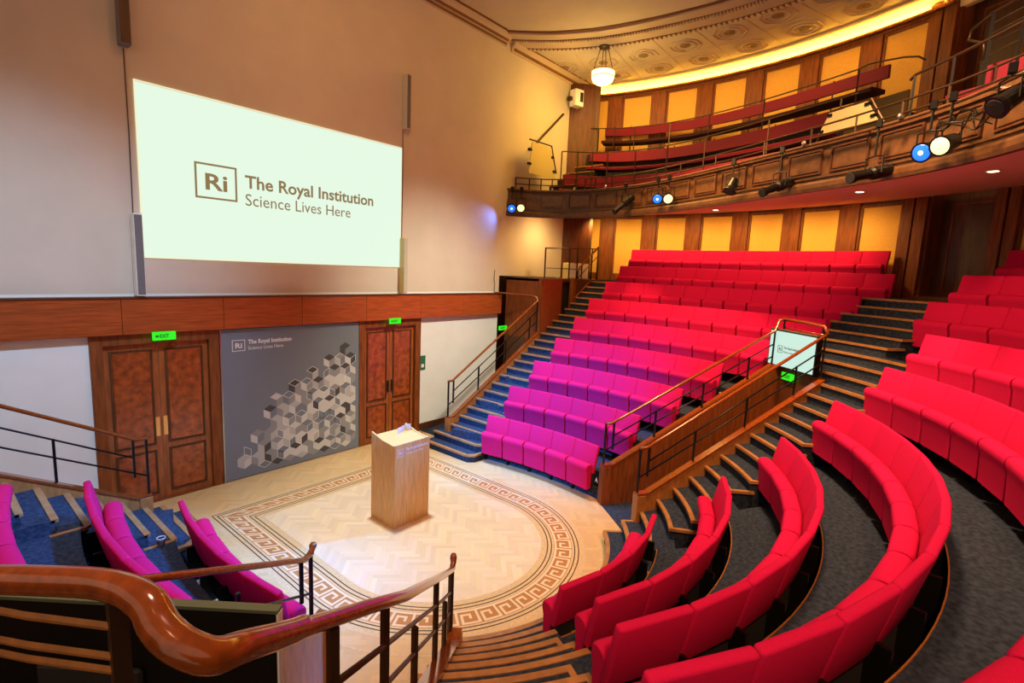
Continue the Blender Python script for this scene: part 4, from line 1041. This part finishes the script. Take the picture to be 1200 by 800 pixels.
gsweep('middle_moulding', [(-0.025, 5.50), (-0.025, 5.53), (0.0, 5.53), (0.0, 5.50)], 'fascia', par=gf)
gsweep('top_cap', [(-0.05, 5.97), (-0.05, 6.03), (0.12, 6.03), (0.12, 5.97)], 'fascia', par=gf)
# raised fascia panels
def fpt(s):      # arc length lookup
    acc = 0
    for a, b in zip(FS[:-1], FS[1:]):
        L = (b-a).length
        if acc+L >= s: t = (s-acc)/L; return a+(b-a)*t, (b-a).normalized()
        acc += L
    return FS[-1], (FS[-1]-FS[-2]).normalized()
TOT = sum((b-a).length for a, b in zip(FS[:-1], FS[1:]))
s = 0.9
while s < TOT-0.9:
    (p, d) = fpt(s+0.30); mx = Matrix.Translation((p.x, p.y, 5.56)) @ Matrix.Rotation(math.atan2(d.y, d.x), 4, 'Z')
    bm = nb(); box(bm, (-0.27, -0.035, 0.04), (0.27, 0.0, 0.33), mx); bmesh.ops.bevel(bm, geom=list(bm.edges), offset=0.006, segments=1, affect='EDGES'); link('fascia_panel', bm, 'fascia', gf)
    bm = nb()
    for q in (((-0.31, -0.042, 0.0), (0.31, 0, 0.025)), ((-0.31, -0.042, 0.345), (0.31, 0, 0.37)), ((-0.31, -0.042, 0.025), (-0.285, 0, 0.345)), ((0.285, -0.042, 0.025), (0.31, 0, 0.345))): box(bm, *q, mx)
    link('panel_frame', bm, 'walnut_dark', gf)
    s += 0.78
# tiers inside the gallery
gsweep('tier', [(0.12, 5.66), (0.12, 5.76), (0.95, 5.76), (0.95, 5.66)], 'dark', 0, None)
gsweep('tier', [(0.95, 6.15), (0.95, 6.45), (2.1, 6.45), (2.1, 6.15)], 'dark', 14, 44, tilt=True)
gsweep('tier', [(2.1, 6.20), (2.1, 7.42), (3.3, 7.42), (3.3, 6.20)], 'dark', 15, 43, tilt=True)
# benches
def idx_at(px_target): return None
def bench(name, label, i0, i1, o, zs, zb, back_h, dark=False):
    e = empty(name, (0, 0, 0), label=label, cat='bench', group='curved benches on the gallery')
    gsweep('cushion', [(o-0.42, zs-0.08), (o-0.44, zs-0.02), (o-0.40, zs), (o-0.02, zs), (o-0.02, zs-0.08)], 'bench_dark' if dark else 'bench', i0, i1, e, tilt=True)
    gsweep('backrest', [(o, zb-back_h), (o-0.01, zb), (o+0.05, zb), (o+0.06, zb-back_h)], 'bench', i0, i1, e, tilt=True)
    for i in range(i0+2, i1-1, 4):
        p = GP[i]; x, y = p[0]+p[2]*(o+0.07), p[1]+p[3]*(o+0.07); post(e, x, y, zs-0.4+tz(i), zb+0.05+tz(i), 0.012, 'black')
    return e
bench('gallery_bench', 'lowest red gallery bench just behind the panelled front', 12, 46, 0.85, 6.15, 6.60, 0.30)
bench('gallery_bench', 'middle red gallery bench with dark gap below its back', 16, 42, 1.95, 6.98, 7.46, 0.26)
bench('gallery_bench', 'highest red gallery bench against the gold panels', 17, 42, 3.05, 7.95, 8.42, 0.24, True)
bench('gallery_bench', 'red gallery bench at the right picture edge', 51, 68, 0.90, 6.75, 7.10, 0.26)
# railings of the gallery
def grail(label, i0, i1, o, zt, zb, zmid=None, every=5, m='bronze', end=None, tilt=True, start=None):
    e = empty('gallery_railing', (0, 0, 0), label=label, cat='railing'); T = tz if tilt else (lambda i: 0)
    pts = [(GP[i][0]+GP[i][2]*o, GP[i][1]+GP[i][3]*o, zt+T(i)) for i in range(i0, i1)]
    bm = nb(); tube(bm, (start or [])+pts+(end or []), 0.015, 8); link('top_rail', bm, m, e, smooth=True)
    if zmid:
        bm = nb(); tube(bm, [(x, y, z-zt+zmid) for x, y, z in pts], 0.014, 6); link('middle_bar', bm, m, e, smooth=True)
    for i in range(i0, i1, every):
        p = GP[i]; post(e, p[0]+p[2]*o, p[1]+p[3]*o, zb+T(i), zt+T(i), 0.012, 'bronze')
    return e
grail('low bronze rail along the whole gallery front', 2, 72, 0.14, 6.34, 6.02, 6.18, 3, tilt=False)
grail('middle bronze rail before the second gallery bench', 12, 46, 0.62, 7.17, 5.9, None, 4)
grail('upper bronze rail with curled right end before the highest gallery bench', 13, 42, 2.25, 8.20, 7.4, None, 4, end=[(6.95, -7.65, 7.90), (6.82, -7.93, 7.86), (6.64, -8.19, 7.80), (6.5, -8.4, 7.72), (6.42, -8.50, 7.62)], start=[(8.62, 0.0-0.12, 8.02), (8.66, -0.16, 8.12)])
gsr = empty('lighting_bar', (0, 0, 0), label='brown lighting bar fixed along the gallery front', cat='bar')
bm = nb(); tube(bm, [(p[0]-p[2]*0.16, p[1]-p[3]*0.16, 5.99) for p in GP[1:72]], 0.024, 8); link('pipe', bm, 'fascia', gsr, smooth=True)
for i in range(4, 72, 9):
    p = GP[i]; bm = nb(); tube(bm, [(p[0]+p[2]*0.0, p[1]+p[3]*0.0, 6.0), (p[0]-p[2]*0.16, p[1]-p[3]*0.16, 5.99)], 0.018, 6); link('clamp', bm, 'steel', gsr)
# steps at the left end of the gallery
gs = empty('floor_gallery_steps', kind='structure')
for j in range(5):
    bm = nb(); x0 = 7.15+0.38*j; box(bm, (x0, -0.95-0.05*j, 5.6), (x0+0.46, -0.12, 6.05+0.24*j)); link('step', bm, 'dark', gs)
    link('nosing', bx((x0-0.02, -0.96-0.05*j, 6.05+0.24*j), (x0+0.05, -0.12, 6.075+0.24*j)), 'teak', gs)
gh = empty('wall_handrail', (0, 0, 0), label='sloping bronze handrail on the yellow wall above the gallery steps', cat='handrail')
rail_obj('bar', gh, [(6.60, -0.10, 7.15), (6.66, -0.10, 7.2), (8.05, -0.10, 8.42), (8.08, -0.05, 8.43)], 0.030, 'bronze')
pg = empty('screen_panel', (0, 0, 0), label='cream board in a black rail frame at the gallery left end', cat='panel')
bm = nb(); prism(bm, [(6.05, 6.42), (7.25, 6.42), (7.0, 7.22), (6.15, 7.22)], 0.5, 0.52, Matrix.Rotation(R(90), 4, 'X')); bmesh.ops.recalc_face_normals(bm, faces=bm.faces); link('board', bm, 'cream', pg)
bm = nb(); tube(bm, [(6.05, -0.5, 7.26), (7.02, -0.5, 7.28), (7.3, -0.5, 6.6)], 0.02, 6); link('frame_bar', bm, 'bronze', pg)
for x, z in ((6.05, 7.0), (6.05, 6.65), (7.05, 6.98), (7.15, 6.62)): link('clip', bx((x-0.05, -0.55, z-0.03), (x+0.06, -0.49, z+0.03)), 'black', pg)
# second board near the gallery's right end and the curved dark screen behind it
def gpos(i, o): p = GP[i]; return Vector((p[0]+p[2]*o, p[1]+p[3]*o))
pg2 = empty('screen_panel', (5.0, -7.35, 0), math.atan2(-0.84, -0.55), 'tilted cream board in a rail frame near the gallery middle', 'panel')
bm = nb(); prism(bm, [(0, 6.27), (1.0, 6.25), (0.80, 6.56), (0.17, 6.56)], 0, 0.02, Matrix.Rotation(R(90), 4, 'X')); bmesh.ops.recalc_face_normals(bm, faces=bm.faces); link('board', bm, 'cream', pg2)
for x, z in ((0.05, 6.30), (0.18, 6.52), (0.80, 6.52), (0.92, 6.33)): link('clip', bx((x-0.03, -0.04, z-0.02), (x+0.04, 0.02, z+0.02)), 'black', pg2)
bm = nb(); tube(bm, [(-0.10, 0.03, 6.1), (0.14, 0.03, 6.60), (0.82, 0.03, 6.60), (1.06, 0.03, 6.22)], 0.014, 6); link('frame_bar', bm, 'bronze', pg2)
dp = empty('curved_screen', (0, 0, 0), label='dark curved modesty screen at the end of the gallery benches', cat='screen')
gsweep('panel', [(1.5, 6.0), (1.5, 6.98), (1.54, 6.98), (1.54, 6.0)], 'glass', 42, 46, dp)
q = [Vector(v) for v in ((4.70, -8.52), (4.35, -8.94), (4.08, -9.26), (3.84, -9.53), (3.3, -10.0))]
gr3 = empty('gallery_railing', (0, 0, 0), label='rising rail before the dark doorway at the gallery right end', cat='railing')
bm = nb(); tube(bm, [(4.74, -8.47, 6.82)]+[(v.x, v.y, 6.87+0.045*i) for i, v in enumerate(q)], 0.020, 8); link('top_rail', bm, 'bronze', gr3, smooth=True)
for i, v in enumerate(q[:4]): post(gr3, v.x, v.y, 6.0, 6.87+0.045*i, 0.016)
q = [Vector(v) for v in ((4.82, -9.23), (4.84, -9.21), (4.98, -9.04), (4.97, -9.06), (4.79, -9.26), (4.62, -9.45), (4.1, -10.0))]
gr4 = empty('gallery_railing', (0, 0, 0), label='looped rail with wires at the top right corner', cat='railing')
zq = [6.96, 7.18, 7.30, 7.42, 7.53, 7.56, 7.62]
bm = nb(); tube(bm, [(v.x, v.y, z) for v, z in zip(q, zq)], 0.024, 8); link('top_rail', bm, 'bronze', gr4, smooth=True)
post(gr4, 4.79, -9.26, 6.4, 7.53, 0.022)
for k in range(4):
    bm = nb(); tube(bm, [(v.x, v.y, z-0.14-0.13*k) for v, z in zip(q[4:], zq[4:])], 0.006, 5); link('wire', bm, 'steel', gr4)

# ------------------------------------------------------------------ fixtures on the gallery front
def fixture(kind, loc, aim, label, group=None):
    loc = Vector(loc); d = (Vector(aim)-loc).normalized()
    e = empty('spotlight' if kind != 'prof' else 'profile_spotlight', tuple(loc), 0, label, 'stage light', group)
    rot = d.to_track_quat('-Z', 'Y').to_matrix().to_4x4()
    bm = nb()
    if kind == 'prof':
        lathe(bm, [(0.055, 0.30), (0.075, 0.26), (0.085, 0.05), (0.085, -0.02), (0.06, -0.05), (0.055, -0.30), (0.075, -0.31), (0.075, -0.36)], 14, rot)
        link('barrel', bm, 'black', e); 
        bm = nb(); lathe(bm, [(0.068, -0.362), (0.06, -0.366)], 14, rot); link('lens', bm, 'dark', e)
    else:
        lathe(bm, [(0.05, 0.16), (0.085, 0.12), (0.095, -0.05), (0.11, -0.09), (0.115, -0.12), (0.105, -0.12)], 16, rot)
        link('lamp_housing', bm, 'black', e)
        bm = nb(); lathe(bm, [(0.095, -0.118), (0.085, -0.128), (0.04, -0.135)], 16, rot); link('lens', bm, 'bluelens' if kind == 'blue' else 'whitelens' if kind == 'white' else 'dark', e)
        if kind == 'blue':
            bm = nb(); lathe(bm, [(0.03, -0.134), (0.02, -0.14)], 10, rot); link('filament', bm, 'whitelens', e)
    # yoke and clamp to the bar
    side = rot @ Vector((1, 0, 0))
    side = Vector((side.x, side.y, 0)).normalized()*0.125
    bm = nb(); topz = max(0.30, 5.99-loc.z)
    tube(bm, [tuple(side), tuple(side+Vector((0, 0, 0.20))), (0, 0, 0.22), tuple(-side+Vector((0, 0, 0.20))), tuple(-side)], 0.010, 6)
    tube(bm, [(0, 0, 0.21), (0, 0, topz)], 0.014, 6); link('yoke', bm, 'black', e)
    link('clamp', bbox((-0.035, -0.035, topz-0.06), (0.035, 0.035, topz+0.04), 0.006, 1), 'black', e)
    return e
fixture('blue', (5.70, -0.28, 5.50), (-2, -7, 2), 'glowing blue spotlight at the left end of the gallery front')
fixture('white', (5.86, -0.46, 5.52), (-2, -7, 2), 'glowing yellow-white spotlight at the left end of the gallery front')
fixture('prof', (6.46, -3.15, 5.56), (3.0, -1.6, 2.6), 'black tube spotlight tilted left, nearest the far end of the gallery front')
fixture('blue', (6.09, -4.13, 5.60), (0, -7.5, 2.5), 'glowing blue spotlight in the middle of the gallery front')
fixture('white', (5.96, -4.44, 5.57), (0, -7.5, 2.5), 'glowing yellow-white spotlight in the middle of the gallery front')
fixture('off', (5.04, -6.04, 5.56), (2, -5, 0), 'dark round spotlight right of the middle glowing pair')
fixture('prof', (4.50, -6.95, 5.42), (1.0, -5.0, 3.8), 'black tube spotlight tilted left above the red back rows')
fixture('prof', (3.58, -8.30, 5.36), (0.5, -6.0, 4.4), 'bulky black tube spotlight lying flat, left of the big blue lamp')
fixture('blue', (3.03, -8.86, 5.48), (0, -7.4, 4.3), 'large glowing blue spotlight near the top right')
fixture('white', (2.80, -9.03, 5.49), (0, -7.6, 4.3), 'large glowing cream spotlight near the top right')
fixture('off', (2.15, -9.45, 5.70), (0, -6.6, 3.0), 'dark spotlight at the right picture edge under the gallery rail')
# loose cables on the bar
bm = nb(); rr_ = random.Random(3)
for q in range(5):
    p = GP[60]; pts = [(2.55+0.10*i+rr_.uniform(-.05, .05), -9.35+0.12*i*0.7+rr_.uniform(-.04, .04), 5.72+rr_.uniform(-.16, .12)) for i in range(6)]
    tube(bm, [tuple(v.to_3d()+Vector((0, 0, 0))) if False else tuple(v) for v in cr([Vector(p_) for p_ in pts], 4)], 0.008, 5)
tag(link('loose_cables', bm, 'black'), 'tangle of black cables beside the large cream spotlight', 'cables', kind='stuff')
# little white lens dots of the bar clamps
for i, lab_ in ((12, 'above the first tube spotlight from the left'), (18, 'left of the middle glowing pair'), (26, 'right of the middle glowing pair'), (45, 'before the tilted cream board'), (52, 'left of the large blue spotlight')):
    p = GP[i]; e = empty('bar_sensor', (p[0]-p[2]*0.22, p[1]-p[3]*0.22, 6.02), 0, 'tiny round fitting on the lighting bar, '+lab_, 'fitting', 'small fittings on the lighting bar')
    bm = nb(); lathe(bm, [(0.02, -0.03), (0.035, 0), (0.03, 0.03), (0.01, 0.045)], 10); link('cap', bm, 'steel', e); link('stem', bx((-0.01, -0.01, -0.06), (0.01, 0.01, -0.03)), 'black', e)
# recessed lamps in the soffit
for i, o, lab_ in ((3, 0.8, 'at its left end by the wall'), (12, 1.0, 'above the top landing railing'), (36, 1.3, 'under the middle of the gallery'), (44, 1.2, 'left of the last gold panel'), (51, 1.2, 'above the dark doorway'), (58, 1.2, 'at the right picture edge')):
    p = GP[i]; wr = wall_r(p); z = 5.325+(5.74-5.325)*(o-0.02)/(wr-0.04)
    e = empty('recessed_lamp', (p[0]+p[2]*o, p[1]+p[3]*o, z-0.004), 0, 'small recessed lamp in the pink gallery underside, '+lab_, 'lamp', 'recessed lamps under the gallery')
    bm = nb(); lathe(bm, [(0.09, 0.01), (0.09, -0.006), (0.065, -0.006)], 18); link('trim_ring', bm, 'white', e)
    bm = nb(); lathe(bm, [(0.06, -0.004), (0.058, -0.008)], 18); link('bulb_face', bm, 'downlight', e)
# light thrown by lamps under the gallery, plus added fill spots over it
for a in (13, 6, -1, -8, -15, -22):
    x, y = W[0]+10.2*math.cos(R(a)), W[1]+10.2*math.sin(R(a))
    spot('under_gallery_light', (x, y, 5.50), (W[0]+11.2*math.cos(R(a)), W[1]+11.2*math.sin(R(a)), 4.0), 55, (1.0, 0.62, 0.17), 150, 1.0, 0.08)
for a in (10, -4, -18):
    x, y = W[0]+8.8*math.cos(R(a)), W[1]+8.8*math.sin(R(a))
    spot('gallery_fill', (x, y, 9.3), (W[0]+10.8*math.cos(R(a)), W[1]+10.8*math.sin(R(a)), 7.0), 90, (1.0, 0.60, 0.18), 140, 1.0, 0.15)

# pendant lamp
pd = empty('pendant_lamp', (7.22, -1.86, 9.57), 0, 'glowing glass bowl pendant hanging from the gallery ceiling', 'lamp')
bm = nb(); lathe(bm, [(0.16, 0.03), (0.16, -0.01), (0.05, -0.05)], 16); link('ceiling_plate', bm, 'bronze', pd)
for k in range(4):
    a = R(45+90*k); bm = nb(); tube(bm, [(0.10*math.cos(a), 0.10*math.sin(a), -0.02), (0.25*math.cos(a), 0.25*math.sin(a), -0.56)], 0.010, 5); link('chain', bm, 'bronze', pd)
bm = nb(); lathe(bm, [(0.27, -0.56), (0.29, -0.60), (0.29, -0.72), (0.25, -0.82), (0.16, -0.88), (0.05, -0.90)], 24); link('glass_bowl', bm, 'lampglass', pd, smooth=True)
for z in (-0.58, -0.72):
    bm = nb(); lathe(bm, [(0.292, z+0.012), (0.30, z), (0.292, z-0.012)], 24); link('metal_band', bm, 'brass', pd)
l = bpy.data.lights.new('pendant_light', 'POINT'); l.energy = 70; l.color = (1.0, 0.66, 0.18); l.shadow_soft_size = 0.35
o = bpy.data.objects.new('pendant_light', l); C.objects.link(o); o.location = (7.22, -1.86, 8.35)
# white loudspeaker beside the corner pier
ws = empty('wall_loudspeaker', (8.45, -0.25, 8.70), R(-15), 'small white loudspeaker at the top corner of the yellow wall', 'speaker')
link('cabinet', bbox((-0.16, -0.15, 0), (0.16, 0.12, 0.46), 0.015, 2), 'white', ws); link('grille', bx((0.02, -0.158, 0.12), (0.13, -0.15, 0.38)), 'dark', ws); link('bracket', bx((-0.26, -0.02, 0.15), (-0.16, 0.1, 0.25)), 'bronze', ws)
